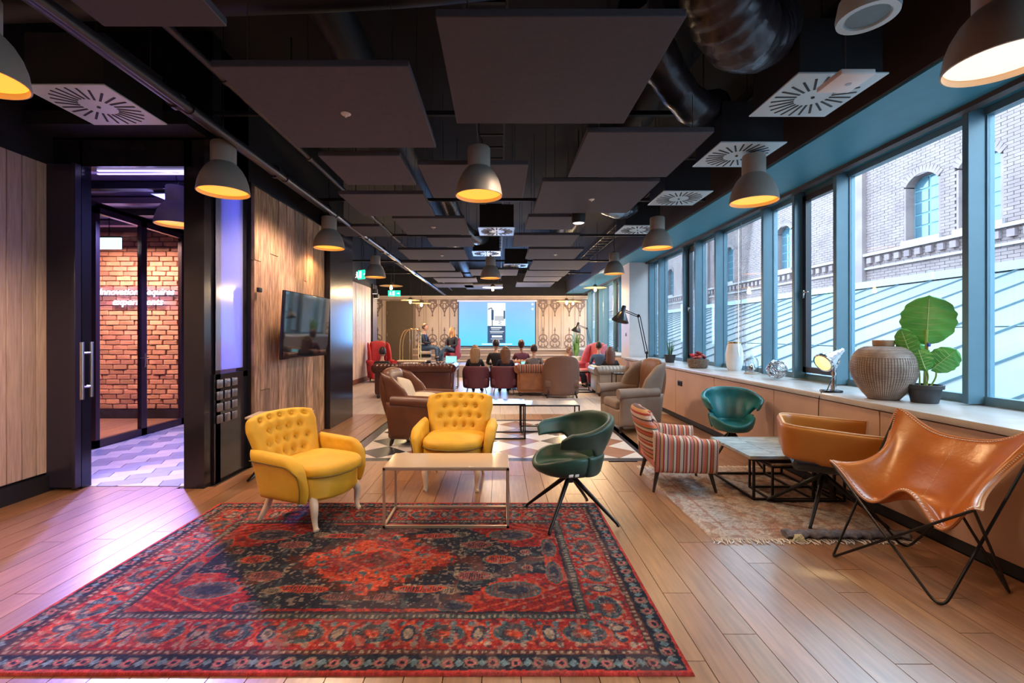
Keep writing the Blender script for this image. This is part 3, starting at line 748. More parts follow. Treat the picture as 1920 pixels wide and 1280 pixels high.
bulbdisc(2.9, 18.0, 2.75, 'flat disc pendant farthest back beside the windows')
bulbdisc(2.35, 16.0, 2.62, 'bright flat disc pendant before the ornate wall right of the screen', r=.36, e=130)

# exit signs
green_m = mat('exit_green', (.0, .5, .25), .4, emit=(.02, .75, .38), es=1.3)
exitw = mat('exit_white', (.9, 1, .95), .4, emit=(.85, 1, .92), es=1.6)
def exit_sign(loc, label, w_=.42, h=.2, rz=0):
    t = thing('exit_sign', label, 'exit sign', loc, rz)
    MB().rbox((0, .02, 0), (w_, .04, h), .006, 2).build('face', green_m, t)
    m_ = MB(); k = h / .2
    m_.box((-.02 * k, -.004, 0), (.07 * k, .006, .15 * k))           # doorway
    m_.box((.13 * k, -.004, 0), (.07 * k, .006, .022 * k)); m_.prism([(.0, -.03), (.045, 0), (.0, .03)], 0, .006, M=Matrix.Translation((.15 * k, -.001, 0)) @ Matrix.Rotation(PI / 2, 4, 'X') @ Matrix.Scale(k, 4))
    m_.ball((-.13 * k, -.004, .055 * k), .016 * k, 10)
    m_.tube([(-.13 * k, -.004, .035 * k), (-.125 * k, -.004, -.01 * k)], .013 * k, 6); m_.tube([(-.125 * k, -.004, -.01 * k), (-.10 * k, -.004, -.035 * k), (-.105 * k, -.004, -.075 * k)], .009 * k, 6)
    m_.tube([(-.125 * k, -.004, -.01 * k), (-.15 * k, -.004, -.04 * k), (-.175 * k, -.004, -.055 * k)], .009 * k, 6); m_.tube([(-.16 * k, -.004, .0), (-.13 * k, -.004, .03 * k), (-.10 * k, -.004, .005)], .007 * k, 6)
    m_.build('pictogram', exitw, t)
    MB().tube([(0, .02, h / 2), (0, .02, 4.3 - loc[2])], .006, 6).build('suspension_rod', greypipe, t)
exit_sign((-3.62, 15.6, 2.86), 'green exit sign hanging before the dark rear door')
exit_sign((-3.66, 12.0, 3.03), 'green exit sign beside the third left pendant, near the slatted wall', .26, .24, -.6)
# downlights at the far left
for (x, y, z, lb) in ((-3.3, 9.0, 2.98, 'small white downlight left of the third left bell pendant'), (-3.9, 14.2, 2.72, 'small white downlight in front of the return wall, upper one'), (-4.1, 15.1, 2.65, 'small white downlight in front of the return wall, lower one'), (.55 * 2, 6.35, 3.0, 'small warm downlight under the round ducts right of centre')):
    t = thing('downlight', lb, 'downlight', (x, y, z))
    MB().lathe([(.001, 0), (.07, 0), (.085, .015), (.085, .05), (.001, .055)], n=20).build('lens', mat('downlight_glow', (1, .9, .8), .4, emit=(1, .85, .75), es=1.2), t)
    MB().lathe([(.088, .0), (.095, .02), (.095, .14), (.001, .15)], n=20).build('can', black, t); MB().tube([(0, 0, .15), (0, 0, 4.3 - z)], .008, 6).build('stem', black, t)

# ------------------------------------------------------------------ neighbouring brick building with a seamed metal roof
W = 12.0
nb_ = thing('neighbour_building', 'pale brick building with arched windows and grey standing-seam roof seen through the windows', 'building', (W, 14, -3))
def NB(m_): # shift to local coordinates
    m_.v = [(x - W, y - 14, z + 3) for x, y, z in m_.v]; return m_
obrick = mat('outside_brick', (.235, .16, .15), .85, col2=(.17, .11, .107), scale=1.6, bump=.3, bscale=30)
obrick2 = mat('outside_brick_dark', (.21, .14, .14), .85, var=.2, scale=3)
stone = mat('outside_stone', (.29, .235, .235), .8, var=.1, scale=4)
shade_gl = mat('outside_pane', (.05, .10, .13), .1, spec=.8)
zinc = mat('zinc_roof', (.16, .15, .15), .6, col2=(.135, .13, .135), scale=1.2, stretch=(1, 2, 1))
wins = [(4.0, 1.0), (6.2, 1.0), (8.6, 1.0), (10.9, 1.0), (12.45, 1.0), (18.75, 1.0), (23.4, 1.0), (27.5, 1.1), (31.5, 1.1), (36, 1.1), (41, 1.1)]
z0w, z1w = 4.22, 6.05
NB(MB_ := MB().b2((W + .30, -4, -3), (W + .9, 62, 7.5))).build('facade_core', obrick, nb_)
# brick face: near courses laid brick by brick, joined
bk = MB(); bk2 = MB(); rg = random.Random(2)
z = 3.0
row = 0
while z < 7.4:
    y = 1.0 + (.14 if row % 2 else 0)
    while y < 30:
        segs = [(y, y + .262)]
        for a1, d1 in wins:
            if not (z0w - .1 < z + .04 < z1w): continue
            sp0 = z1w - .28; hw = d1 / 2 + .06
            if z > sp0: hw *= math.sqrt(max(0, 1 - ((z + .04 - sp0) / .32) ** 2))
            c0, c1 = a1 + d1 / 2 - hw, a1 + d1 / 2 + hw; n_ = []
            for s0, s1 in segs:
                if s1 <= c0 or s0 >= c1: n_.append((s0, s1)); continue
                if s0 < c0: n_.append((s0, c0))
                if s1 > c1: n_.append((c1, s1))
            segs = n_
        jx = rg.uniform(0, .008); tgt = bk2 if rg.random() < .10 else bk
        for s0, s1 in segs:
            if s1 - s0 > .03: tgt.b2((W - jx, s0, z), (W + .3, s1, z + .078))
        y += .275
    z += .086; row += 1
o = NB(bk).build('bricks', obrick, nb_, smooth=0); o['kind'] = 'stuff'
o = NB(bk2).build('dark_bricks', obrick2, nb_, smooth=0); o['kind'] = 'stuff'
far = MB().b2((W, 30, 2.9), (W + .3, 62, z0w)); far.b2((W, 30, z1w), (W + .3, 62, 7.5)); pv = 30
for a1, d1 in wins:
    if a1 > 30: far.b2((W, pv, z0w), (W + .3, a1, z1w)); pv = a1 + d1
far.b2((W, pv, z0w), (W + .3, 62, z1w))
NB(far).build('far_facade', obrick, nb_, smooth=0)
for a1, d1 in wins:
    t = MB(); t.b2((W + .26, a1, z0w), (W + .29, a1 + d1, z1w)); f = NB(t).build('window', mat('outside_window_frame', (.10, .20, .24), .5), nb_, smooth=0)
    for ky in range(2):
        for kz in range(5):
            yy = a1 + .06 + ky * (d1 / 2 - .02); zz = z0w + .06 + kz * (z1w - z0w - .1) / 5
            NB(MB().b2((W + .24, yy, zz), (W + .262, yy + d1 / 2 - .09, zz + (z1w - z0w - .1) / 5 - .05))).build('pane', shade_gl, f, smooth=0)
    NB(MB().b2((W + .0, a1 - .06, z0w), (W + .27, a1 + .0, z1w - .3)).b2((W + .0, a1 + d1, z0w), (W + .27, a1 + d1 + .06, z1w - .3))).build('reveal', obrick, nb_, smooth=0)
    # arch voussoirs
    ar = MB()
    for k in range(13):
        a_ = math.radians(-52 + k * 104 / 12); R = d1 * .64; cy = a1 + d1 / 2; cz = z1w - R * .93
        ar.box((W + .13, cy + math.sin(a_) * (R + .05), cz + math.cos(a_) * (R + .05)), (.30, .094, .20), rot=(-a_, 0, 0))
    NB(ar).build('arch', obrick, nb_, smooth=0)
    NB(MB().b2((W - .08, a1 - .1, z0w - .14), (W + .28, a1 + d1 + .1, z0w - .02))).build('window_sill', stone, nb_, smooth=0)
# pilasters, cornice bands with dentils
for y in (2.4, 14.9, 26.0, 34, 44): NB(MB().b2((W - .14, y, 2.8), (W, y + .75, 7.4))).build('pilaster', obrick, nb_, smooth=0)
cb = MB(); cb.b2((W - .12, -2, 3.98), (W, 62, 4.07)); cb.b2((W - .07, -2, 3.55), (W, 62, 3.62)); cb.b2((W - .09, -2, 6.95), (W, 62, 7.05)); cb.b2((W - .3, -2, 7.4), (W + .9, 62, 7.6))
NB(cb).build('cornice', stone, nb_, smooth=0)
dn = MB(); y = 1.0
while y < 40: dn.b2((W - .10, y, 3.74), (W, y + .17, 3.92)); y += .34
o = NB(dn).build('dentils', obrick2, nb_, smooth=0); o['kind'] = 'stuff'
# roof
def rz(x): return 3.0 - .375 * (W - x)
rf = MB(); rf.add([(4.6, -6, rz(4.6)), (W + .1, -6, rz(W + .1)), (W + .1, 62, rz(W + .1)), (4.6, 62, rz(4.6)), (4.6, -6, rz(4.6) - .2), (W + .1, -6, rz(W + .1) - .2), (W + .1, 62, rz(W + .1) - .2), (4.6, 62, rz(4.6) - .2)],
                  [(0, 3, 2, 1)[::-1], (4, 5, 6, 7)[::-1], (0, 1, 5, 4), (1, 2, 6, 5), (2, 3, 7, 6), (3, 0, 4, 7)])
roof = NB(rf).build('roof', zinc, nb_, smooth=0)
y = -4.0; seam_m = mat('zinc_seam', (.07, .12, .145), .45)
while y < 45:
    s_ = MB(); s_.add([(4.6, y, rz(4.6)), (W, y, rz(W)), (W, y + .022, rz(W)), (4.6, y + .022, rz(4.6)), (4.6, y, rz(4.6) + .04), (W, y, rz(W) + .04), (W, y + .022, rz(W) + .04), (4.6, y + .022, rz(4.6) + .04)],
            [(0, 3, 2, 1), (4, 5, 6, 7), (0, 1, 5, 4), (1, 2, 6, 5), (2, 3, 7, 6), (3, 0, 4, 7)])
    NB(s_).build('seam', seam_m, roof, smooth=0); y += 1.02
fl = MB(); fl.b2((W - .16, -4, 2.97), (W, 60, 3.16)); fl.b2((W - .32, -4, 2.93), (W - .14, 60, 2.99)); NB(fl).build('flashing', mat('flashing', (.22, .26, .28), .4), nb_, smooth=0)
cj = MB()
for xx, y0_, y1_ in ((8.2, 1.0, 9.0), (7.2, 9.2, 24), (9.6, 3, 5.1)): cj.tube([(xx, y0_, rz(xx) + .012), (xx, y1_, rz(xx) + .012)], .014, 4)
NB(cj).build('cross_joint', seam_m, nb_)
struct(MB().b2((3.92, -6, -.6), (60, 70, -.5)).build('ground_outside', mat('ground_out', (.25, .25, .25), .9)))

# ------------------------------------------------------------------ persian rug (woven colours kept as a colour attribute)
def rug_mesh(name, x0, x1, y0, y1, res, colfn, m_, zt=.012):
    nx, ny = int((x1 - x0) / res), int((y1 - y0) / res)
    xs = np.linspace(x0, x1, nx + 1); ys = np.linspace(y0, y1, ny + 1); X, Y = np.meshgrid(xs, ys)
    Z = np.full_like(X, zt); edge = (X <= x0) | (X >= x1) | (Y <= y0) | (Y >= y1); Z[edge] = 0.001
    v = np.stack([X, Y, Z], -1).reshape(-1, 3).astype(np.float32)
    i = np.arange(nx * ny); r = i // nx; c = i % nx; a0 = r * (nx + 1) + c
    q = np.stack([a0, a0 + 1, a0 + nx + 2, a0 + nx + 1], -1)
    me = bpy.data.meshes.new(name); me.vertices.add(len(v)); me.vertices.foreach_set('co', v.ravel())
    me.loops.add(q.size); me.loops.foreach_set('vertex_index', q.ravel().astype(np.int32))
    me.polygons.add(len(q)); me.polygons.foreach_set('loop_start', np.arange(0, q.size, 4, dtype=np.int32))
    me.update(calc_edges=True); me.validate()
    ca_ = me.color_attributes.new('weave', 'FLOAT_COLOR', 'POINT')
    col = colfn(X, Y); col = np.concatenate([col, np.ones(col.shape[:2] + (1,))], -1).astype(np.float32)
    ca_.data.foreach_set('color', col.reshape(-1)); me.materials.append(m_)
    o = bpy.data.objects.new(name, me); C.objects.link(o); return o
RX0, RX1, RY0, RY1 = -2.39, .83, 1.93, 3.90
rngn = np.random.default_rng(4)
def vnoise(X, Y, f, seed):
    r = np.random.default_rng(seed); g = r.random((260, 260)); u = X * f + 97.3; v = Y * f + 51.7
    iu = np.floor(u).astype(int); iv = np.floor(v).astype(int); fu = u - iu; fv = v - iv
    fu = fu * fu * (3 - 2 * fu); fv = fv * fv * (3 - 2 * fv); G = lambda a_, b_: g[a_ % 260, b_ % 260]
    return (G(iu, iv) * (1 - fu) + G(iu + 1, iv) * fu) * (1 - fv) + (G(iu, iv + 1) * (1 - fu) + G(iu + 1, iv + 1) * fu) * fv
def persian(X, Y):
    Xo, Yo = X, Y; X = X + .010 * (vnoise(Xo, Yo, 14, 31) - .5) + .007 * (vnoise(Xo, Yo, 45, 32) - .5); Y = Y + .010 * (vnoise(Xo, Yo, 14, 33) - .5) + .007 * (vnoise(Xo, Yo, 45, 34) - .5)
    cx, cy = (RX0 + RX1) / 2, (RY0 + RY1) / 2; hx, hy = (RX1 - RX0) / 2, (RY1 - RY0) / 2
    x, y = X - cx, Y - cy; dx, dy = hx - abs(x), hy - abs(y); d = np.minimum(dx, dy)
    along = np.where(dx < dy, y, x)
    red = np.array([.30, .026, .026]); orange = np.array([.46, .060, .030]); navy = np.array([.022, .024, .038]); teal = np.array([.07, .10, .11]); cream = np.array([.42, .30, .20]); brown = np.array([.11, .035, .03]); pink = np.array([.42, .12, .11])
    col = np.empty(X.shape + (3,)); col[:] = red
    def put(mk, c, a_=1.0): col[mk] = col[mk] * (1 - a_) + np.array(c) * a_
    n1 = vnoise(X, Y, 9, 1); n2 = vnoise(X, Y, 30, 2); n3 = vnoise(X, Y, 75, 3); n4 = vnoise(X, Y, 3, 5)
    # outer borders
    def motif(px, half, period, off=0):  # local coords of a repeating motif centred at border depth px
        s_ = (along / period + off) % 1 - .5; return s_ * period, d - px
    b1 = d < .115; put(b1, navy)
    s_, q = motif(.065, .05, .10); r = np.hypot(s_, q); put(b1 & (r < .036) & (n3 > .35), cream, .38); put(b1 & (r < .022), pink); put(b1 & (r < .011), navy)
    s_, q = motif(.065, .05, .10, .5); put(b1 & (abs(s_) + abs(q) * .8 < .02), teal * 2)
    put(d < .022, [.5, .05, .04]); put((d > .022) & (d < .028), navy)
    g1 = (d >= .115) & (d < .150); put(g1, brown); put(g1 & (((along / .035) % 1) < .5) & (abs(d - .132) < .009), cream, .7)
    mb = (d >= .15) & (d < .37); put(mb, red * 1.0)
    s_, q = motif(.26, .1, .34); o_ = (s_ / .11) ** 2 + (q / .075) ** 2; put(mb & (o_ < 1), teal); put(mb & (o_ < .68) & (n3 > .45), navy * 1.5); put(mb & (o_ < .3), brown * 1.4); put(mb & (o_ < .1), orange); put(mb & (abs(o_ - 1.0) < .12), orange)
    s_, q = motif(.26, .1, .34, .5); o_ = (s_ / .05) ** 2 + (q / .085) ** 2; put(mb & (o_ < 1), orange); put(mb & (o_ < .55), navy * 2); put(mb & (o_ < .2), cream, .7)
    s_, q = motif(.26, .1, .17, .25); put(mb & (abs(s_) < .012) & (abs(q) < .095) & (((q * 60) % 1) < .6), teal * 1.6)
    s_, q = motif(.185, .1, .085); put(mb & (np.hypot(s_, q) < .017), cream, .5); s_, q = motif(.335, .1, .085); put(mb & (np.hypot(s_, q) < .017), teal * 1.5)
    put(mb & (n2 > .78), orange, .6); put(mb & (n3 > .8), cream, .35)
    g2 = (d >= .37) & (d < .42); put(g2, teal * .7); put(g2 & (((along / .03) % 1) < .45) & (abs(d - .395) < .012), cream, .6); put(g2 & ((d < .376) | (d > .414)), brown)
    # field
    fd = d >= .42; put(fd, red)
    fx, fy = hx - .42, hy - .42
    put(fd & (n1 > .60), orange, .65); put(fd & (n1 < .3), red * .7)
    # spandrel corners
    sp_ = fd & ((abs(x) / fx + abs(y) / fy) > 1.42); put(sp_, red * .85); put(sp_ & (abs(((abs(x) / fx + abs(y) / fy) * 9) % 1 - .5) < .14), orange)
    for (ox, oy, a_, b_) in ((fx * .72, fy * .62, .16, .085), (fx * .45, fy * .90, .10, .05), (fx * .93, fy * .28, .05, .13)):
        o_ = ((abs(x) - ox) / a_) ** 2 + ((abs(y) - oy) / b_) ** 2; put(fd & (o_ < 1.0), teal); put(fd & (o_ < .75) & (((x * 55) % 1) < .5), brown * 1.3); put(fd & (o_ < .28), navy * 1.6); put(fd & (abs(o_ - 1.12) < .12), orange)
    # dark stepped medallion
    st = .045; ax = np.floor(abs(x) / st) * st; ay = np.floor(abs(y) / st) * st
    med = fd & (ax / 1.02 + ay / .88 < 1.0) & (abs(y) < fy * .93) & (abs(x) < 1.0)
    arm = fd & (abs(x) < 1.06) & (abs(y) < .17) & (abs(x) > .55); med = med | arm
    put(med, navy)
    put(med & (n1 > .72), brown, .8); put(med & (n2 > .76), teal * .8, .8); put(med & (n3 > .86), cream, .45)
    for (ox, oy, a_, b_, c_) in ((.33, .34, .16, .035, orange), (.62, .20, .10, .05, pink * .7), (.78, .0, .09, .05, orange), (.10, .42, .09, .03, brown * 2), (.5, .36, .05, .03, cream * .6), (.95, .10, .03, .03, pink * .7)):
        o_ = ((abs(x) - ox) / a_) ** 2 + ((abs(y) - oy) / b_) ** 2; put(med & (o_ < 1.0), c_); put(med & (o_ < .6) & (((x * 70) % 1) < .45), navy); put(med & (abs(o_ - 1.25) < .14), cream, .45)
    for oy in (.30, .24): put(med & (abs(abs(y) - oy) < .012) & (abs(x) < .30) & (((x / .035) % 1) < .55), cream, .6)
    put(med & (abs(abs(x) - .52) < .012) & (abs(y) < .2) & (((y / .04) % 1) < .6), cream, .55)
    # inner red diamond
    ins = fd & (ax / .52 + ay / .40 < .95); put(ins, orange * .95); put(ins & (n1 > .55), red * .9); put(ins & (n2 > .72), teal); put(ins & (n3 > .82), cream, .3)
    rim = fd & (abs(ax / .52 + ay / .40 - .98) < .07); put(rim, brown * .7)
    i2 = fd & (abs(x) / .26 + abs(y) / .16 < 1); put(i2, red * .8); put(i2 & (n2 > .5), brown * 1.2); put(i2 & (abs(abs(x) / .26 + abs(y) / .16 - .9) < .1), orange)
    edge = fd & (d < .435); put(edge, navy)
    # wear and yarn variation
    k = (.55 + .7 * n4)[..., None] * (.62 + .7 * n3)[..., None] * (.75 + .5 * rngn.random(X.shape))[..., None]
    col *= k
    n5 = vnoise(X, Y, 45, 21); sp2 = ((n5 > .82) & (d > .12))[..., None]; col = np.where(sp2, col * .45 + np.array([.13, .09, .075]), col); sp3 = ((n5 < .24) & (d > .12))[..., None]; col = np.where(sp3, col * .35 + np.array([.012, .014, .02]), col)
    wear = ((n1 + n4) > 1.2)[..., None]; col = np.where(wear, col * .8 + np.array([.07, .04, .035]) * .5, col)
    return np.clip(col * .90, 0, 1)
pr = rug_mesh('persian_rug', RX0, RX1, RY0, RY1, .0055, persian, vcolmat('persian_weave'))
tag(pr, 'large red and navy persian rug with a dark medallion in the foreground', 'rug')
KX0, KX1, KY0, KY1 = 1.50, 2.92, 3.20, 4.95
def kilim(X, Y):
    n1 = vnoise(X, Y, 5, 11); n2 = vnoise(X, Y * .5, 26, 12); n3 = vnoise(X * .25, Y, 90, 13); n4 = vnoise(X, Y, 80, 14)
    a_ = np.array([.42, .27, .17]); b_ = np.array([.26, .10, .06]); c_ = np.array([.40, .38, .37]); k_ = np.array([.10, .07, .06])
    col = a_ * (1 - n1[..., None]) + c_ * n1[..., None]
    m1 = (n2 > .62); col[m1] = col[m1] * .5 + b_ * .5; m2 = n3 > .74; col[m2] = col[m2] * .6 + k_ * .4
    e = np.minimum(np.minimum(X - KX0, KX1 - X), np.minimum(Y - KY0, KY1 - Y))
    m3 = (e > .16) & (e < .19); col[m3] = col[m3] * .5 + b_ * .5
    m4 = (e > .24) & (((np.floor(X / .05) + np.floor(Y / .05)) % 4) == 0); col[m4] *= .8
    return np.clip(col * (.75 + .5 * n4)[..., None], 0, 1)
kr = rug_mesh('kilim_rug', KX0, KX1, KY0, KY1, .012, kilim, vcolmat('kilim_weave', nscale=180), .008)
krt = thing('faded_kilim', 'faded grey and rust kilim under the striped armchair and the low table', 'rug', (0, 0, 0))
kr.parent = krt; kr.name = 'weave'
fm = MB(); rg = random.Random(9)
x = KX0
while x < KX1:
    L = rg.uniform(.035, .075); fm.tube([(x, KY0 + .01, .007), (x + rg.uniform(-.012, .012), KY0 - L * .5, .008), (x + rg.uniform(-.03, .03), KY0 - L, .005)], .0035, 4)
    fm.tube([(x, KY1 - .01, .007), (x + rg.uniform(-.02, .02), KY1 + L, .005)], .0035, 4); x += .016
fo = fm.build('fringe', mat('fringe_cream', (.72, .68, .62), .9), krt); fo['kind'] = 'stuff'
# rolled-over fold with tassels
fl_ = MB(); n = 26; rings = []
for i in range(n + 1):
    t = i / n; xx = 2.03 + t * .86; yy = 3.245 - .02 * t + .008 * math.sin(i * 1.7); r = .024 + .006 * math.sin(i * 2.3)
    rings.append([(xx, yy + math.cos(2 * PI * k / 12) * r * 1.9, .032 + math.sin(2 * PI * k / 12) * r) for k in range(12)])
fl_.loft(rings); fl_.build('rolled_edge', mat('kilim_back', (.16, .15, .17), .95, var=.4, scale=40), krt)
tf = MB()
for k in range(26):
    a_ = rg.uniform(0, PI * 2); tf.tube([(2.07 + .05 * rg.random(), 3.20, .045), (2.05 + .08 * rg.random(), 3.19 - .02 * rg.random(), .02 + .02 * rg.random()), (2.02 + .13 * rg.random(), 3.165, .010)], .004, 4)
plab(tf.build('tassel', mat('tassel_straw', (.62, .55, .35), .9), krt), 'straw-coloured tassel bunch')['kind'] = 'stuff'

# ------------------------------------------------------------------ yellow tufted armchairs
yel = mat('yellow_velvet', (.80, .45, .028), .62, col2=(.62, .33, .018), scale=5, sheen=.25, bump=.06, bscale=120)
pale_wood = mat('pale_wood', (.80, .62, .44), .45, var=.12, scale=20, stretch=(1, 1, .2))
piping = mat('piping_olive', (.20, .13, .02), .6)
def dents(nx, nz, depth, wr):
    pts = []
    for j in range(nz):
        k = nx if j % 2 == 0 else nx - 1
        for i in range(k): pts.append((((i + .5) / k * 2 - 1) * (.86 if j % 2 == 0 else .86 * (nx - 1) / nx), ((j + .7) / nz * 2 - 1) * .92))
    def f(u, v):
        d = 0
        for (a_, b_) in pts:
            q = ((u - a_) / wr) ** 2 + ((v - b_) / (wr * 1.0)) ** 2
            if q < 7: d += depth * math.exp(-q * 1.2)
        # folds between buttons
        return d
    return f, pts
def dshape(w_, yb, yf, bulge, n=36, k=1.0):
    """plan outline: straight back, bowed front (front = -y)"""
    out = []
    for i in range(n):
        a_ = 2 * PI * i / n; c, s_ = math.cos(a_), math.sin(a_)
        x = w_ * k * math.copysign(abs(c) ** .45, c); y = (yb if s_ > 0 else -yf) * k * abs(s_) ** .45 * (1 if s_ > 0 else 1)
        if s_ < 0: y -= bulge * (1 - (x / (w_ * k)) ** 2)
        out.append((x, y))
    return out
def tufted_chair():
    t = thing('tufted_armchair', 'bright yellow button-tufted velvet armchair at left, turned sideways on the rug edge', 'armchair')
    m_ = MB()
    prof = [(.80, .205), (.92, .21), (1.0, .235), (1.0, .37), (.97, .385)]
    m_.loft([[(x, y, z) for x, y in dshape(.285, .27, .25, .09, k=k)] for k, z in prof]); m_.build('seat_base', yel, t)
    m_ = MB(); prof = [(.90, .38), (.99, .385), (1.02, .41), (1.02, .435), (.98, .455), (.85, .47), (.5, .48), (.15, .482)]
    m_.loft([[(x, y - .015, z) for x, y in dshape(.275, .20, .27, .10, k=k)] for k, z in prof]); sc = m_.build('seat_cushion', yel, t, smooth=70)
    ring = [(x, y - .015, .397) for x, y in dshape(.275, .20, .27, .10, k=1.02)]
    MB().tube(ring, .006, 6, closed=True).build('piping', piping, sc)
    # back
    def back(u, v):
        tt = (v + 1) / 2; wd = .25 + .105 * tt - (.035 * max(0, tt - .82) / .18 * abs(u) ** 3); z = .30 + .51 * tt - .030 * abs(u) ** 3 * tt
        return (u * wd, .215 + .185 * tt + .01 * math.sin(PI * tt) - .085 * u * u, z)
    df, pts = dents(5, 5, .042, .09)
    m_ = MB(); m_.pillow(back, lambda u, v: .062, 7, 44, 40, dent=df); bk_ = m_.build('backrest', yel, t, smooth=80)
    for (a_, b_) in pts:
        p = Vector(back(a_, b_)); q = Vector(back(a_, min(1, b_ + .01))) - p; r = Vector(back(min(1, a_ + .01), b_)) - p; nn = r.cross(q).normalized()
        MB().ball(tuple(p + nn * .038), .0085, 8).build('button', yel, bk_)
    # arms
    for sx in (-1, 1):
        def arm(u, v):
            tt = (u + 1) / 2; h = (v + 1) / 2   # u: back -> front, v: bottom -> top
            top = .575 - .025 * tt - .09 * max(0, tt - .7) ** 2 / .09; z = lerp(.215, top, h)
            y = lerp(lerp(.205, .255, h), -.235, tt) + (-.03 * math.sin(PI * h)) * tt
            x = .298 + .036 * h + .015 * h * h - .05 * (1 - tt) * 0
            return (sx * x, y, z) if sx > 0 else (sx * x, y, z)
        da, pa = dents(4, 2, .012, .14)
        def dd_(u, v): return da(u, v) if v > 0 else 0
        m_ = MB(); m_.pillow(arm, lambda u, v: .042 + .018 * sst(.2, 1, v), 6, 26, 22, dent=dd_ if sx > 0 else None, dentback=None if sx > 0 else dd_)
        ao = m_.build('arm', yel, t, smooth=80)
        pl_ = [arm(lerp(-.9, .80, i / 14), .62) for i in range(15)]; pf_ = [arm(.86, lerp(.5, -.92, i / 12)) for i in range(13)]
        MB().tube([(p[0] + sx * .052, p[1], p[2]) for p in pl_] + [(p[0] + sx * .040, p[1], p[2]) for p in pf_], .0045, 6).build('piping', piping, ao)
    for (lx, ly, fr_) in ((-.22, -.24, 1), (.22, -.24, 1), (-.21, .21, 0), (.21, .21, 0)):
        sx = 1 if lx > 0 else -1
        if fr_: P = bez([(lx, ly + .02, .23), (lx + sx * .018, ly - .012, .17), (lx + sx * .012, ly - .01, .08), (lx + sx * .012, ly - .022, .02), (lx + sx * .02, ly - .04, .006)], 4); R = [.034, .034, .034, .033, .031, .029, .027, .024, .022, .020, .019, .018, .018, .019, .021, .02, .012]
        else: P = bez([(lx, ly, .23), (lx + sx * .01, ly + .01, .15), (lx + sx * .025, ly + .05, .06), (lx + sx * .03, ly + .085, .004)], 5); R = [.032 - .0012 * i for i in range(16)]
        MB().tube(P, R[:len(P)], 10).build('leg', pale_wood, t)
    return t
yc = tufted_chair(); yc.location = (-1.50, 3.64, .012); yc.rotation_euler = (0, 0, math.radians(68)); yc['group'] = 'yellow tufted armchairs'; yc.scale = (1.0, 1.0, 1.0)
yc2 = dup(yc, (-.435, 4.47, 0), math.radians(-3), 'bright yellow button-tufted velvet armchair facing the camera behind the gold table'); yc2.scale = (1.03, 1.03, 1.03)

# ------------------------------------------------------------------ tables
gold = mat('champagne_metal', (.62, .50, .36), .32, metal=.75)
tabletop_gold = mat('gold_glass_top', (.62, .47, .33), .10, spec=.8, var=.02, coat=.4)
def frame_table(name, label, loc, w_, d_, h, mt, top, r=.009, rz=0, group=None, topname='tabletop', lower=True):
    t = thing(name, label, 'table', loc, rz, group)
    fr_ = MB()
    for z in ((h - r,) + ((r,) if lower else ())):
        for sy in (-1, 1): fr_.box((0, sy * (d_ / 2 - r), z), (w_, 2 * r, 2 * r))
        for sx in (-1, 1): fr_.box((sx * (w_ / 2 - r), 0, z), (2 * r, d_, 2 * r))
    fr_.build('frame', mt, t, smooth=0)
    for sx in (-1, 1):
        for sy in (-1, 1): MB().box((sx * (w_ / 2 - r), sy * (d_ / 2 - r), h / 2), (2 * r, 2 * r, h - .002)).build('leg', mt, t, smooth=0)
    MB().rbox((0, 0, h + .004), (w_ - .004, d_ - .004, .010), .002, 1).build(topname, top, t)
    return t
frame_table('coffee_table', 'slim champagne metal coffee table in front of the middle yellow armchair', (-.40, 3.58, .012), .94, .40, .445, gold, tabletop_gold)
dkglass = mat('dark_glass_top', (.10, .10, .11), .06, spec=.9)
palegl = mat('pale_glass_top', (.42, .46, .50), .08, spec=.9)
frame_table('nesting_table', 'taller black framed glass side table behind the middle yellow armchair', (.0, 6.52, 0), .72, .45, .485, blackmetal, dkglass, .009, group='black framed glass tables')
frame_table('nesting_table', 'wider low black framed glass table right of the taller one', (.75, 6.97, 0), .88, .42, .40, blackmetal, palegl, .009, group='black framed glass tables')
frame_table('side_table', 'small black frame side table between the pale chesterfield and the grey wing chair', (2.75, 10.0, 0), .5, .4, .60, blackmetal, blackgloss, .009)
# mosaic-top low table (slabs)
t = thing('low_table', 'low black framed table with grey-blue stone slab top beside the striped armchair', 'table', (2.63, 4.33, .008))
fr_ = MB()
for xx in (-.42, .10):
    for z in (.012, .35): fr_.box((xx + .0, 0, z), (.018, .76, .018))
    for yy in (-.37, .37): fr_.box((xx, yy, .18), (.018, .018, .34))
for z in (.012, .35):
    for yy in (-.37, .37): fr_.box((-.06, yy, z), (.72, .018, .018))
fr_.box((.28, -.37, .18), (.018, .018, .34)); fr_.box((.28, .37, .18), (.018, .018, .34)); fr_.box((.28, 0, .012), (.018, .76, .018))
fr_.build('frame', blackmetal, t, smooth=0)
st_m = mat('stone_slab', (.42, .50, .54), .25, col2=(.20, .27, .32), scale=7, stretch=(1.2, 4, 1), rand=.2, spec=.6)
sl_ = None
for i in range(3):
    for j in range(3):
        MB().rbox((-.33 + i * .252, -.252 + j * .252, .375), (.248, .248, .022), .003, 1).build('slab', st_m, t)
MB().b2((-.46, -.382, .358), (.30, .382, .366)).build('tray', mat('table_oak', (.34, .22, .15), .5), t, smooth=0)
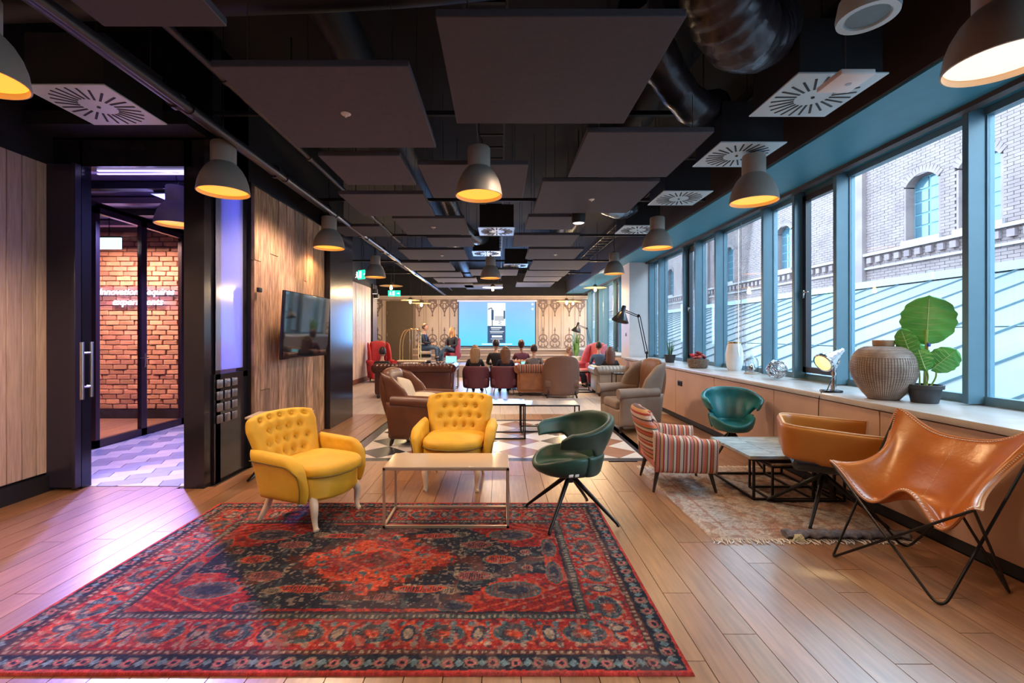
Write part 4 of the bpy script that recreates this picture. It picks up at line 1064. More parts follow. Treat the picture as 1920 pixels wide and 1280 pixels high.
# second nested frame beneath, nearer the leather chair
t = thing('nested_frame', 'second lower black frame nested half under the stone topped table', 'table', (2.66, 4.10, .008))
fr_ = MB()
for z in (.012, .30):
    for yy in (-.18, .18): fr_.box((0, yy, z), (.62, .016, .016))
    for xx in (-.31, .31): fr_.box((xx, 0, z), (.016, .36, .016))
for yy in (-.18, .18):
    for xx in (-.31, .31): fr_.box((xx, yy, .155), (.016, .016, .30))
fr_.build('frame', blackmetal, t, smooth=0); MB().b2((-.30, -.17, .306), (.30, .17, .322)).build('tabletop', mat('table_oak', (.34, .22, .15), .5), t, smooth=0)
# folding tray table at the wood wall
t = thing('tray_table', 'small wooden tray table on crossed black legs behind the left yellow armchair', 'table', (-2.24, 4.66, 0), math.radians(8))
MB().rbox((0, 0, .63), (.56, .36, .022), .005, 1).build('tabletop', mat('tray_wood', (.45, .36, .30), .5, var=.2, scale=10, stretch=(1, 8, 1)), t)
for sy in (-1, 1):
    m_ = MB(); m_.tube([(-.26, sy * .15, .012), (.24, sy * .15, .615)], .012, 6); m_.tube([(.26, sy * .14, .012), (-.24, sy * .14, .615)], .012, 6); m_.build('leg', blackmetal, t)
m_ = MB(); m_.tube([(-.26, -.15, .014), (-.26, .15, .014)], .012, 6); m_.tube([(.26, -.15, .014), (.26, .15, .014)], .012, 6); m_.build('crossbar', blackmetal, t)

# ------------------------------------------------------------------ bucket swivel chairs
def star_base(t, hub_z, R, mt, tilt=0.0, tubes=False, up=.12):
    MB().lathe([(.001, hub_z - .07), (.03, hub_z - .07), (.034, hub_z - .05), (.030, hub_z + up), (.001, hub_z + up)], n=16).build('hub', mt, t)
    for k in range(4):
        a_ = tilt + PI / 4 + k * PI / 2; c, s_ = math.cos(a_), math.sin(a_)
        m_ = MB(); m_.tube([(c * .02, s_ * .02, hub_z - .02), (c * R * .5, s_ * R * .5, hub_z * .52), (c * R, s_ * R, .016)], [.019, .016, .011], 10); m_.ball((c * R, s_ * R, .010), (.014, .014, .010), 8)
        m_.build('leg', mt, t)
def bucket_chair(vel, label):
    t = thing('bucket_chair', label, 'swivel chair', (0, 0, 0), 0, 'velvet bucket swivel chairs')
    # wrap-around back band: u = angle, v = height
    def band(u, v):
        th = u * math.radians(122); h = (v + 1) / 2; au = abs(u)
        lo = lerp(.42, .60, sst(.30, .66, au)); hi = lerp(.80, .725, sst(.25, .95, au)); hi -= .05 * max(0, au - .9) / .1
        z = lerp(lo, hi, h); rad = .205 + .085 * sst(.42, .74, z) + .02 * au * h
        return (math.sin(th) * rad * 1.08, math.cos(th) * rad * (1.0 if math.cos(th) > 0 else 1.25) - .01 + .03 * h, z + .012 * math.cos(th * 2) * h)
    m_ = MB(); m_.pillow(band, lambda u, v: .024 + .006 * sst(.3, 1, v), 9, 48, 18); m_.build('backrest', vel, t, smooth=80)
    # deep seat shell with raised sides and a forward lip
    n = 44; prof = [(.05, .345, 0), (.13, .348, 0), (.185, .362, 0), (.222, .395, .25), (.240, .44, .75), (.246, .475, 1), (.236, .492, 1), (.215, .486, 1), (.195, .455, .4), (.16, .437, 0), (.08, .432, 0), (.01, .432, 0)]
    rings = []
    for r_, z, k in prof:
        ring = []
        for j in range(n):
            a_ = 2 * PI * j / n; c, s_ = math.cos(a_), math.sin(a_)
            y = s_ * r_ * (1.22 if s_ < 0 else 1.0); x = c * r_ * 1.04
            ring.append((x, y - .005, z + k * (.030 * abs(c) ** 2 - .045 * max(0, -s_) ** 3 + .02 * max(0, s_))))
        rings.append(ring)
    m_ = MB(); m_.loft(rings); m_.build('seat', vel, t, smooth=80)
    def spine(u, v):
        th = u * math.radians(80); h = (v + 1) / 2; z = lerp(.37, .53, h); rad = .205 + .035 * h; return (math.sin(th) * rad * 1.08, math.cos(th) * rad, z)
    m_ = MB(); m_.pillow(spine, .028, 8, 24, 8); m_.build('lower_back', vel, t, smooth=80)
    star_base(t, .345, .385, blackmetal, up=.02)
    return t
green = mat('green_velvet', (.020, .075, .052), .42, col2=(.009, .028, .022), scale=5, sheen=.45)
teal = mat('teal_velvet', (.004, .16, .17), .38, col2=(.002, .055, .065), scale=5, sheen=.5)
gc = bucket_chair(green, 'dark green velvet bucket swivel chair right of the gold table'); gc.location = (.555, 3.60, .012); gc.rotation_euler = (0, 0, math.radians(-76))
tg = MB(); tg.rbox((.262, -.10, .405), (.006, .035, .02), .001, 1, rot=(0, .3, .1)); tg.rbox((.266, -.055, .405), (.006, .03, .02), .001, 1, rot=(0, .3, .1)); tg.build('care_tag', white, gc)
tc_ = bucket_chair(teal, 'glossy teal velvet bucket swivel chair by the window apron'); tc_.location = (2.65, 5.2, 0); tc_.rotation_euler = (0, 0, math.radians(-16)); tc_.scale = (.92, .92, 1.02)

# ------------------------------------------------------------------ striped armchair
stops = [(0, (.42, .07, .05)), (.06, (.58, .30, .20)), (.10, (.10, .05, .05)), (.13, (.62, .48, .38)), (.22, (.09, .05, .05)), (.24, (.50, .13, .06)), (.31, (.33, .03, .03)), (.34, (.66, .55, .45)),
         (.40, (.10, .14, .10)), (.43, (.60, .16, .07)), (.50, (.55, .25, .22)), (.57, (.06, .05, .06)), (.60, (.64, .50, .42)), (.68, (.38, .04, .04)), (.73, (.60, .32, .14)), (.80, (.12, .07, .07)), (.83, (.62, .22, .20)), (.90, (.20, .11, .08)), (.94, (.66, .56, .48))]
str_y = rampmat('stripe_depth', stops, 1, freq=3.4); str_z = rampmat('stripe_height', stops, 2, freq=2.4); str_x = rampmat('stripe_width', stops, 0, freq=3.4)
pinkback = mat('rose_edge', (.50, .16, .16), .8, sheen=.3)
t = thing('striped_armchair', 'armchair upholstered in red, orange and cream woven stripes with dark tapered legs', 'armchair', (1.70, 4.42, .0), math.radians(86))
def sback(u, v):
    tt = (v + 1) / 2; wd = .30 + .02 * tt - .10 * sst(.7, 1, tt) * abs(u) ** 3; return (u * wd, .22 + .15 * tt - .06 * u * u, .24 + .52 * tt - .03 * abs(u) ** 3 * tt)
m_ = MB(); m_.pillow(sback, .055, 7, 24, 20); m_.build('backrest', str_z, t, smooth=80)
def sbin(u, v):
    p = sback(u * .90, v * .93); return (p[0], p[1] - .036, p[2] + .01)
m_ = MB(); m_.pillow(sbin, .034, 8, 20, 16); m_.build('back_cushion', str_x, t, smooth=80)
m_ = MB(); m_.rbox((0, -.01, .27), (.58, .54, .13), .03, 3); m_.build('seat_base', str_y, t)
m_ = MB(); m_.rbox((0, -.05, .375), (.46, .50, .11), .045, 4); m_.build('seat_cushion', str_y, t)
for sx in (-1, 1):
    def sarm(u, v):
        tt = (u + 1) / 2; h = (v + 1) / 2; return (sx * (.30 + .03 * h), lerp(.27, -.285, tt) + .03 * h * (1 - tt), lerp(.20, .525 - .02 * tt + .06 * (1 - tt) ** 3, h))
    m_ = MB(); m_.pillow(sarm, lambda u, v: .05 + .012 * h if False else .055, 8, 24, 16); m_.build('arm', str_y, t, smooth=80)
dk_leg = mat('dark_walnut', (.03, .018, .014), .35)
for (lx, ly) in ((-.22, -.24), (.22, -.24), (-.22, .22), (.22, .22)):
    MB().tube([(lx, ly, .22), (lx * 1.14, ly * 1.22, 0)], [.024, .011], 10).build('leg', dk_leg, t)

# ------------------------------------------------------------------ tan tub chair
tan = mat('tan_leather', (.50, .185, .028), .38, col2=(.40, .135, .018), scale=3, bump=.1, bscale=90, spec=.5)
t = thing('tub_chair', 'tan leather tub chair with a dark seat on a black star base', 'swivel chair', (2.59, 3.64, .010), math.radians(62))
def uplan(s_):   # s -1..1 along the U, back in the middle
    hw, hd, r = .30, .27, .11; pts = [(-hw - .02, -hd - .06), (-hw, hd - r)]
    L = [0.0]; P = []
    for i in range(41): P.append(None)
    a_ = abs(s_); sx = 1 if s_ > 0 else -1
    if a_ < .30: return (sx * (hw - r) * a_ / .30, hd)
    if a_ < .52:
        th = (a_ - .30) / .22 * PI / 2; return (sx * (hw - r + r * math.sin(th)), hd - r + r * math.cos(th))
    k = (a_ - .52) / .48; return (sx * (hw + .03 * k), hd - r - k * (2 * hd - r + .05))
def tub(u, v):
    x, y = uplan(u); h = (v + 1) / 2; a_ = abs(u); lo = lerp(.50, .46, a_) if a_ < .6 else .46 - .02 * (a_ - .6); hi = .745 - .03 * sst(.3, 1, a_)
    k = 1 + .07 * h
    return (x * k, y * k, lerp(lo, hi, h))
m_ = MB(); m_.pillow(tub, .022, 12, 60, 12); sh = m_.build('backrest', tan, t, smooth=60)
MB().tube([tuple(Vector(tub(-1 + 2 * i / 50, .97)) + Vector((0, 0, .006))) for i in range(51)], .007, 6).build('top_seam', mat('pale_edge', (.62, .36, .17), .5), sh)
m_ = MB(); m_.rbox((0, -.03, .43), (.50, .52, .10), .045, 4); m_.build('seat', mat('black_leather', (.035, .04, .045), .22, var=.1), t)
MB().rbox((0, 0, .37), (.22, .22, .03), .01, 2).build('seat_plate', blackmetal, t)
star_base(t, .33, .40, blackmetal, tilt=math.radians(26), up=.05)
# paper tag of the tub chair
MB().b2((.10, -.14, .25), (.13, -.138, .31)).build('swing_tag', mat('tag_paper', (.6, .45, .36), .7), t)
MB().tube([(.115, -.139, .31), (.10, -.12, .36)], .0015, 4).build('tag_string', white, t)

# ------------------------------------------------------------------ leather butterfly chair
t = thing('butterfly_chair', 'cognac leather butterfly chair with laced edges on a black rod frame, front right', 'butterfly chair', (0, 0, 0))
feet = {'FL': Vector((2.17, 2.97, .008)), 'FR': Vector((2.35, 2.42, .008)), 'BR': Vector((2.86, 2.55, .008)), 'BL': Vector((2.78, 3.12, .008))}
tips = {'FL': Vector((2.27, 3.12, .575)), 'FR': Vector((2.46, 2.36, .54)), 'BR': Vector((3.0, 2.50, .93)), 'BL': Vector((2.80, 3.20, .915))}
def vee(foot, t1, t2, name):
    f = feet[foot]; a_, b_ = tips[t1], tips[t2]
    da, db = (a_ - f).normalized(), (b_ - f).normalized(); r = .085 if foot in ('FR', 'BL') else .03
    P = [a_, lerp(a_, f + da * r, .5), f + da * r * 1.0]
    mid = []
    for k in range(1, 8):
        q = k / 8; p0, p2 = f + da * r, f + db * r; p1 = f + Vector((0, 0, -.0)) - (da + db) * .0
        pt = p0 * (1 - q) ** 2 + p1 * 2 * q * (1 - q) + p2 * q * q; mid.append(pt)
    off = min(p.z for p in mid) - .009
    P = [a_] + [f + da * r] + mid + [f + db * r] + [b_]
    P = [Vector((p.x, p.y, max(.009, p.z - (off if 0 < i < len(P) - 1 else 0)))) for i, p in enumerate(P)]
    MB().tube(P, .0075, 8).build(name, blackmetal, t)
vee('FL', 'FR', 'BL', 'rod_frame'); vee('FR', 'FL', 'BR', 'rod_frame'); vee('BR', 'FR', 'BL', 'rod_frame'); vee('BL', 'FL', 'BR', 'rod_frame')
def leather(u, v):
    """u: -1 left (FL/BL) .. 1 right (FR/BR); v: -1 front .. 1 back; corners are rounded pockets over the rod tips"""
    uu = u * (1.15 - .14 * abs(v) ** 6); vv = v * ((1.14 if v > 0 else 1.08) - (.13 if v > 0 else .07) * abs(u) ** 6)
    a_ = (uu + 1) / 2; b_ = (vv + 1) / 2
    P = tips['FL'].lerp(tips['FR'], a_).lerp(tips['BL'].lerp(tips['BR'], a_), b_)
    cu = max(0, 1 - uu * uu); cv = max(0, 1 - vv * vv)
    fdir = ((tips['FL'] + tips['FR']) - (tips['BL'] + tips['BR'])).normalized(); fdir.z = 0; fdir.normalize()
    sag = .27 * cu ** .8 * math.exp(-((b_ - .42) / .36) ** 2) + .10 * cv ** .8 * (abs(uu) ** 2)
    frontdrop = .15 * math.sin(PI * min(1, abs(uu))) ** 2 * sst(.50, 0, b_)
    backdrop = .15 * max(0, 1 - abs(uu) ** 3) ** 1.5 * sst(.5, 1, b_)
    P = P - Vector((0, 0, sag + frontdrop + backdrop - .012))
    side = .10 * cv * abs(uu) ** 2
    ctr = tips['FL'].lerp(tips['FR'], .5).lerp(tips['BL'].lerp(tips['BR'], .5), b_); d = Vector((ctr.x - P.x, ctr.y - P.y, 0))
    if d.length > 1e-6: P += d.normalized() * side
    P -= fdir * (.12 * cu * sst(.4, 0, b_)); P += fdir * (.03 * cu * sst(.6, 1, b_))
    return tuple(P)
leath = mat('cognac_leather', (.56, .165, .030), .25, col2=(.33, .075, .012), scale=3.2, bump=.12, bscale=40, spec=.6)
m_ = MB(); m_.pillow(leather, .007, 14, 48, 48); lo = m_.build('leather_seat', leath, t, smooth=80)
edge_pts = [leather(-1 + 2 * i / 40, -1) for i in range(41)] + [leather(1, -1 + 2 * i / 40) for i in range(1, 41)] + [leather(1 - 2 * i / 40, 1) for i in range(1, 41)] + [leather(-1, 1 - 2 * i / 40) for i in range(1, 40)]
MB().tube(edge_pts, .0075, 6, closed=True).build('edge_binding', mat('pale_lace_leather', (.55, .22, .08), .45), lo)
st_ = MB()
def stitchrow(P, step, off, s_=.0055):
    P = [Vector(p) for p in P]; L = 0
    for i in range(len(P) - 1):
        d = (P[i + 1] - P[i]).length; k = max(1, int(d / step))
        for q in range(k): st_.ball(tuple(P[i].lerp(P[i + 1], (q + .5) / k) + off), s_, 5, k=3)
stitchrow([leather(-.94 + 1.88 * i / 60, -.955) for i in range(61)], .016, Vector((0, 0, .008))); stitchrow([leather(.955, -.94 + 1.88 * i / 60) for i in range(61)], .016, Vector((0, 0, .008)))
stitchrow([leather(.94 - 1.88 * i / 60, .955) for i in range(61)], .016, Vector((-.005, 0, .006))); stitchrow([leather(-.955, .94 - 1.88 * i / 60) for i in range(61)], .016, Vector((0, 0, .008)))
stitchrow([leather(.0, -.92 + 1.8 * i / 50) for i in range(51)], .012, Vector((-.004, 0, .006)), .003)
plab(st_.build('lacing', mat('lace_cream', (.80, .58, .38), .6), lo), 'pale stitching along the edges and centre seam')['kind'] = 'stuff'

# ------------------------------------------------------------------ television
t = thing('television', 'black wall-mounted television tilted on the reclaimed wood wall', 'television', (-2.47, 5.84, 1.56), 0)
t.rotation_euler = (0, 0, 0)
b = MB(); b.rbox((0, 0, 0), (.035, 1.28, .80), .006, 2); b.build('casing', blackgloss, t, rot=(0, .05, -.03))
MB().b2((.0185, -.625, -.385), (.021, .625, .39)).build('screen', mat('tv_glass', (.012, .013, .02), .04, spec=.9), t, rot=(0, .05, -.03), smooth=0)
m_ = MB(); m_.b2((-.19, -.25, -.18), (-.17, .25, .18)); m_.b2((-.18, -.04, -.05), (-.01, .04, .05)); m_.b2((-.03, -.2, -.15), (-.015, .2, .15)); m_.build('wall_bracket', blackmetal, t, smooth=0)
MB().rbox((-.17, -.84, .38), (.03, .07, .05), .006, 2).build('cable_box', black, t)

# ------------------------------------------------------------------ things on the sill (z = .89)
Z = .89
wov1 = mat('woven_straw', (.55, .44, .37), .5, col2=(.32, .24, .20), scale=12)
vase = thing('woven_vase', 'big round woven vase with a short neck on the window sill', 'vase', (3.33, 3.95, Z))
m_ = MB(); prof = [(.001, .005), (.108, 0), (.112, .012)] + [(.112 + .122 * math.sin(q_ * PI / 2) ** .9, .012 + .27 * q_) for q_ in (.15, .3, .45, .6, .75, .9, 1)] + [(.072 + .162 * math.cos(q_ * PI / 2) ** .8, .282 + .178 * math.sin(q_ * PI / 2)) for q_ in (.15, .3, .45, .6, .75, .88, 1)]
m_.lathe(prof, n=48); m_.build('body', mat('vase_inner', (.10, .075, .065), .8), vase)
MB().lathe([(.072, .46), (.076, .47), (.077, .51), (.066, .512), (.06, .47)], n=32).build('neck', mat('vase_neck', (.42, .26, .15), .6), vase)
# woven cells: raised little blocks round the body
import bisect
zs = [p[1] for p in prof[1:]]; rs = [p[0] for p in prof[1:]]
wv = MB(); z = .014; row = 0
while z < .455:
    i = max(1, min(len(zs) - 1, bisect.bisect(zs, z))); q = (z - zs[i - 1]) / (zs[i] - zs[i - 1]); r = lerp(rs[i - 1], rs[i], q); sl = math.atan2(rs[i] - rs[i - 1], zs[i] - zs[i - 1])
    n = 72
    for k in range(n):
        a_ = 2 * PI * (k + .0 * (row % 2)) / n
        wv.box((math.cos(a_) * r, math.sin(a_) * r, z), (.005, 2 * PI * r / n * (.74 if z < .36 else 1.0), .0078), rot=(0, sl, a_))
    z += max(.004, .0122 * math.cos(sl)); row += 1
wo = wv.build('weave', wov1, vase, smooth=0); wo['kind'] = 'stuff'
# potted monstera
pot = thing('potted_plant', 'big-leaved green plant in a dark pot on the sill right of the woven vase', 'plant', (3.50, 3.75, Z))
MB().lathe([(.001, .0), (.085, 0), (.088, .01), (.108, .115), (.122, .118), (.124, .148), (.112, .15), (.108, .125), (.001, .12)], n=32).build('pot', mat('pot_charcoal', (.045, .045, .05), .5), pot)
MB().lathe([(.001, .132), (.06, .13), (.106, .124)], n=20).build('soil', mat('soil', (.03, .02, .015), .9, bump=.5), pot)
leaf_m = mat('monstera_leaf', (.16, .52, .10), .35, col2=(.07, .36, .08), scale=4, bump=.15, bscale=20, spec=.5)
rib_m = mat('leaf_rib', (.35, .55, .20), .5)
stem_m = mat('plant_stem', (.32, .45, .10), .5)
def big_leaf(base, up, nrm, L, Wd, bend=.12, par=pot):
    """heart shaped leaf with scalloped rim; base = stalk joint, up = towards tip, nrm = face normal"""
    up = Vector(up).normalized(); nrm = Vector(nrm).normalized(); sd = up.cross(nrm).normalized(); nrm = sd.cross(up)
    nu, nv = 20, 24; vs = []; fs = []
    def P(i, j, k):
        q = j / nv; u = (i / nu) * 2 - 1
        wv_ = max(.0, 1 - abs(2 * q - 1) ** 2.2) ** .55 * (1 - .12 * q) + (.04 if j in (0, nv) else 0)
        y = q * 1.12 - .14 - (.10 * (1 - q) ** 3) * abs(u) ** 1.2
        x = u * wv_ * (1 + .035 * math.sin(q * 34) * abs(u) ** 4)
        z = -bend * (y ** 2) - .16 * abs(u) ** 1.6 * .5 + .022 * math.sin(q * 26 + abs(u) * 5) * abs(u)
        return Vector(base) + sd * (x * Wd / 2) + up * (y * L) + nrm * (z * L * .7 + k)
    for k in (.0012, -.0012):
        for j in range(nv + 1):
            for i in range(nu + 1): vs.append(P(i, j, k))
    N = (nu + 1) * (nv + 1)
    for j in range(nv):
        for i in range(nu):
            a_ = j * (nu + 1) + i; fs.append((a_, a_ + 1, a_ + nu + 2, a_ + nu + 1)); fs.append((N + a_, N + a_ + nu + 1, N + a_ + nu + 2, N + a_ + 1))
    for j in range(nv):
        for i in (0, nu):
            a_ = j * (nu + 1) + i; fs.append((a_, a_ + nu + 1, N + a_ + nu + 1, N + a_))
    for i in range(nu):
        a_ = nv * (nu + 1) + i; fs.append((a_, a_ + 1, N + a_ + 1, N + a_)); fs.append((i, i + 1, N + i + 1, N + i))
    o = MB().add(vs, fs).build('leaf', leaf_m, par, smooth=60)
    r = MB(); r.tube([P(nu // 2, j, .003) for j in range(0, nv, 2)], [.004 - .0002 * j for j in range(0, nv // 2)], 5)
    for j in range(3, nv - 3, 3):
        for sg in (0, nu): r.tube([P(nu // 2, j - 1, .002), P((nu // 2 + sg) // 2, j, .002), P(int(nu // 2 + (sg - nu // 2) * .9), j + 1, .002)], [.0022, .0016, .0008], 4)
    r.build('veins', rib_m, o)
cd = Vector((-.68, -.73, .1))
def stemto(a_, b_, r=.006, k=.03): MB().tube(bez([a_, ((a_[0] + b_[0]) / 2 + k, (a_[1] + b_[1]) / 2, (a_[2] + b_[2]) / 2), b_], 5), r, 6).build('stem', stem_m, pot)
big_leaf((.02, .0, .56), (.12, .06, 1), cd, .34, .37); stemto((.0, 0, .12), (.02, 0, .60), .010, .0)
big_leaf((-.07, .05, .40), (-.25, .10, .8), (-.85, -.45, .1), .22, .17); stemto((-.03, .01, .12), (-.07, .05, .42), .006)
big_leaf((.05, -.04, .30), (.35, -.35, .55), (-.3, -.9, .3), .19, .21); stemto((.03, -.01, .12), (.05, -.04, .31), .006)
big_leaf((-.03, -.03, .30), (-.1, .2, .8), (-.7, -.6, .2), .16, .15); stemto((-.015, -.02, .12), (-.03, -.03, .31), .005)
big_leaf((.02, .06, .38), (.1, .35, .5), (-.5, -.8, .3), .17, .16); stemto((.01, .02, .12), (.02, .06, .39), .005)
MB().tube([(.012, -.012, .12), (.015, -.014, .5)], .005, 6).build('support_stick', mat('stick', (.5, .4, .15), .7), pot)
MB().rbox((.014, -.022, .475), (.022, .02, .028), .006, 2).build('clip', mat('clip_blue', (.03, .05, .35), .4), pot)

# chrome spot table lamp
t = thing('chrome_lamp', 'chrome studio-style table lamp glowing on the sill left of the woven vase', 'table lamp', (3.22, 4.42, Z), 0)
MB().rbox((0, 0, .012), (.16, .11, .022), .008, 2).build('base', blackgloss, t)
m_ = MB(); m_.tube([(.02, .0, .02), (.025, .0, .29)], .014, 10); m_.cyl((.02, 0, .05), .024, .05, 14); m_.cyl((.023, 0, .18), .02, .03, 14); m_.build('stand', chrome, t)
MB().tube([(.025, .0, .17), (-.02, -.02, .10), (-.075, -.045, .02)], .005, 6).build('brace', chrome, t)
hd_ax = Vector((-.88, -.22, -.46)).normalized(); q = hd_ax.to_track_quat('Z', 'Y').to_matrix().to_4x4()
hd_c = Vector((.02, 0, .35))
hm = MB(); hm.lathe([(.001, -.13), (.02, -.13), (.022, -.10), (.03, -.09), (.034, -.05), (.045, -.04), (.052, .0), (.070, .05), (.085, .09), (.088, .12), (.093, .125), (.093, .145), (.078, .148), (.076, .11), (.05, .02), (.001, .0)], n=32)
hm.v = [tuple(q @ Vector(p) + hd_c) for p in hm.v]; hm.build('lamp_head', chrome, t)
bm_ = MB(); bm_.lathe([(.001, .115), (.045, .112), (.075, .10)], n=24); bm_.v = [tuple(q @ Vector(p) + hd_c) for p in bm_.v]; bm_.build('lens', mat('lamp_lens', (1, .8, .4), .3, emit=(1, .62, .22), es=1.8), t)
MB().tube(bez([(.07, .04, .44), (.10, .03, .34), (.07, .02, .26), (.03, 0, .29)]), .004, 6).build('yoke', chrome, t)
MB().tube(bez([(.05, .05, .40), (.12, .06, .30), (.06, .03, .22)]), .006, 6).build('rear_handle', chrome, t)
lo = light('lamp_light', 'SPOT', tuple(hd_c + hd_ax * .16), 7, (1, .7, .35), .04, parent=t, spot=(120, .5)); lo.rotation_euler = hd_ax.to_track_quat('-Z', 'Y').to_euler()
co = MB(); co.tube(bez([(3.18, 4.40, .905), (3.09, 4.36, .90), (3.045, 4.34, .84), (3.05, 4.36, .62), (3.055, 4.42, .40), (3.04, 4.46, .16), (2.99, 4.5, .012), (2.95, 4.44, .012)], 6), .004, 6)
tag(co.build('lamp_cord', black), 'thin black cord running down the apron from the chrome lamp', 'cord')

# silver wire ball
t = thing('wire_ball', 'silver tangled wire ball on the sill left of the chrome lamp', 'ornament', (3.46, 5.69, Z + .125))
wm = MB(); rg = random.Random(12)
for k in range(26):
    ax = Vector((rg.gauss(0, 1), rg.gauss(0, 1), rg.gauss(0, 1))).normalized(); a1 = ax.orthogonal().normalized(); a2 = ax.cross(a1); rr_ = .118 * rg.uniform(.86, 1)
    off = ax * rg.uniform(-.05, .05); sr = math.sqrt(max(.001, rr_ ** 2 - off.length ** 2))
    wm.tube([off + a1 * math.cos(2 * PI * i / 22) * sr + a2 * math.sin(2 * PI * i / 22) * sr for i in range(22)], .0038, 5, closed=True)
wm.build('wires', chrome, t)['kind'] = 'stuff'
# glass jar with silver thing
t = thing('glass_jar', 'clear glass cloche jar on the sill between the white lantern vase and the wire ball', 'jar', (3.60, 6.50, Z))
MB().lathe([(.001, 0), (.095, 0), (.10, .012), (.095, .022), (.001, .024)], n=28).build('base', mat('jar_base', (.55, .50, .42), .4), t)
MB().lathe([(.082, .024), (.085, .04), (.085, .17), (.07, .215), (.03, .24), (.012, .25), (.016, .27), (.001, .28)], n=28).build('bell', glassmat('jar_glass', (.9, .95, .97), .12, maxr=.9), t)
MB().lathe([(.001, .03), (.05, .03), (.055, .08), (.03, .13), (.001, .14)], n=16).build('silver_insert', chrome, t)
# white lantern vase
t = thing('lantern_vase', 'tall white translucent vase with a thin metal rim on the sill', 'vase', (3.66, 7.10, Z))
MB().lathe([(.001, 0), (.085, 0), (.10, .02), (.125, .14), (.125, .26), (.105, .38), (.09, .42), (.078, .42), (.09, .37), (.11, .25), (.11, .14), (.085, .03), (.001, .02)], n=36).build('body', mat('frosted_white', (.88, .90, .92), .35, var=.02), t)
MB().lathe([(.09, .42), (.096, .425), (.096, .445), (.086, .445), (.084, .42)], n=36).build('rim', brass, t)
# basket of red flowers
t = thing('flower_basket', 'wicker basket heaped with red and pink blooms on the sill', 'flower basket', (3.32, 7.62, Z))
wk = mat('wicker', (.30, .22, .17), .8, col2=(.13, .09, .07), scale=40, bump=.4)
bs = MB(); bs.lathe([(.001, 0), (.13, 0), (.15, .03), (.165, .14), (.16, .15), (.14, .05), (.001, .03)], n=28)
bs.build('basket', wk, t); ww = MB()
for k in range(9):
    r = .145 + .019 * k / 8; ww.tube([(math.cos(a_ * PI / 14) * (r + .004 * (-1) ** (a_ + k)), math.sin(a_ * PI / 14) * (r + .004 * (-1) ** (a_ + k)), .018 + k * .015) for a_ in range(28)], .006, 5, closed=True)
ww.build('woven_bands', wk, t)['kind'] = 'stuff'
rg = random.Random(3); blm = [mat('bloom_red', (.55, .03, .04), .6), mat('bloom_rose', (.62, .14, .12), .6), mat('bloom_dark', (.30, .02, .03), .6)]
for k in range(16):
    a_ = rg.uniform(0, 2 * PI); r = rg.uniform(0, .13); c = (math.cos(a_) * r, math.sin(a_) * r, .17 + rg.uniform(0, .10) * (1 - r / .2)); m_ = MB(); m_.ball(c, .030, 8)
    for p_ in range(7):
        b_ = p_ * 2 * PI / 7; m_.ball((c[0] + math.cos(b_) * .026, c[1] + math.sin(b_) * .026, c[2] + .006), (.018, .018, .014), 6)
    m_.build('bloom', blm[k % 3], t)
# spiky plant in dark pot
t = thing('spiky_plant', 'small spiky green plant in a dark pot at the far end of the sill', 'plant', (3.40, 9.1, Z))
MB().lathe([(.001, 0), (.08, 0), (.11, .14), (.115, .16), (.10, .16), (.001, .14)], n=20).build('pot', MAT['pot_charcoal'], t)
spm = mat('spike_leaf', (.10, .24, .07), .45, var=.3)
for k in range(22):
    a_ = rg.uniform(0, 2 * PI); r = rg.uniform(.02, .15); h = rg.uniform(.20, .36)
    MB().tube(bez([(math.cos(a_) * .03, math.sin(a_) * .03, .14), (math.cos(a_) * r * .5, math.sin(a_) * r * .5, .14 + h * .6), (math.cos(a_) * r, math.sin(a_) * r, .14 + h)], 4), [.013, .013, .012, .011, .009, .007, .005, .003, .001][:9], 5, flat=.35).build('leaf', spm, t)

# ------------------------------------------------------------------ anglepoise floor lamps
def floor_lamp(label, loc, rz, sc=1.0):
    t = thing('floor_lamp', label, 'floor lamp', loc, rz, 'black task floor lamps'); t.scale = (sc, sc, sc)
    MB().lathe([(.001, 0), (.16, 0), (.165, .012), (.15, .025), (.02, .03), (.001, .035)], n=28).build('base', blackmetal, t)
    MB().tube([(0, 0, .03), (0, 0, .92)], .014, 8).build('pole', blackmetal, t)
    for dx in (-.02, .02): MB().tube([(dx, 0, .88), (dx - .14, -.02, 1.52)], .008, 6).build('lower_arm', blackmetal, t)
    MB().ball((-.145, -.02, 1.53), .028, 10).build('elbow', blackmetal, t)
    for dz in (0, .03): MB().tube([(-.14, -.02, 1.50 + dz), (-.40, -.06, 1.60 + dz)], .008, 6).build('upper_arm', blackmetal, t)
    ax = Vector((-.28, -.12, -.9)).normalized(); q = ax.to_track_quat('Z', 'Y').to_matrix().to_4x4(); c = Vector((-.43, -.07, 1.60))
    m_ = MB(); m_.lathe([(.001, -.10), (.032, -.10), (.036, -.08), (.036, .0), (.06, .03), (.14, .16), (.145, .175), (.138, .172), (.055, .035), (.001, .02)], n=28); m_.v = [tuple(q @ Vector(p) + c) for p in m_.v]
    m_.build('shade', mat('shade_black', (.03, .03, .035), .3), t)
    return t
floor_lamp('black task floor lamp in front of the white column', (3.02, 9.35, 0), 0, 1.20)
fl2 = floor_lamp('black task floor lamp by the far windows behind the column', (2.95, 14.6, 0), 0, 1.08)
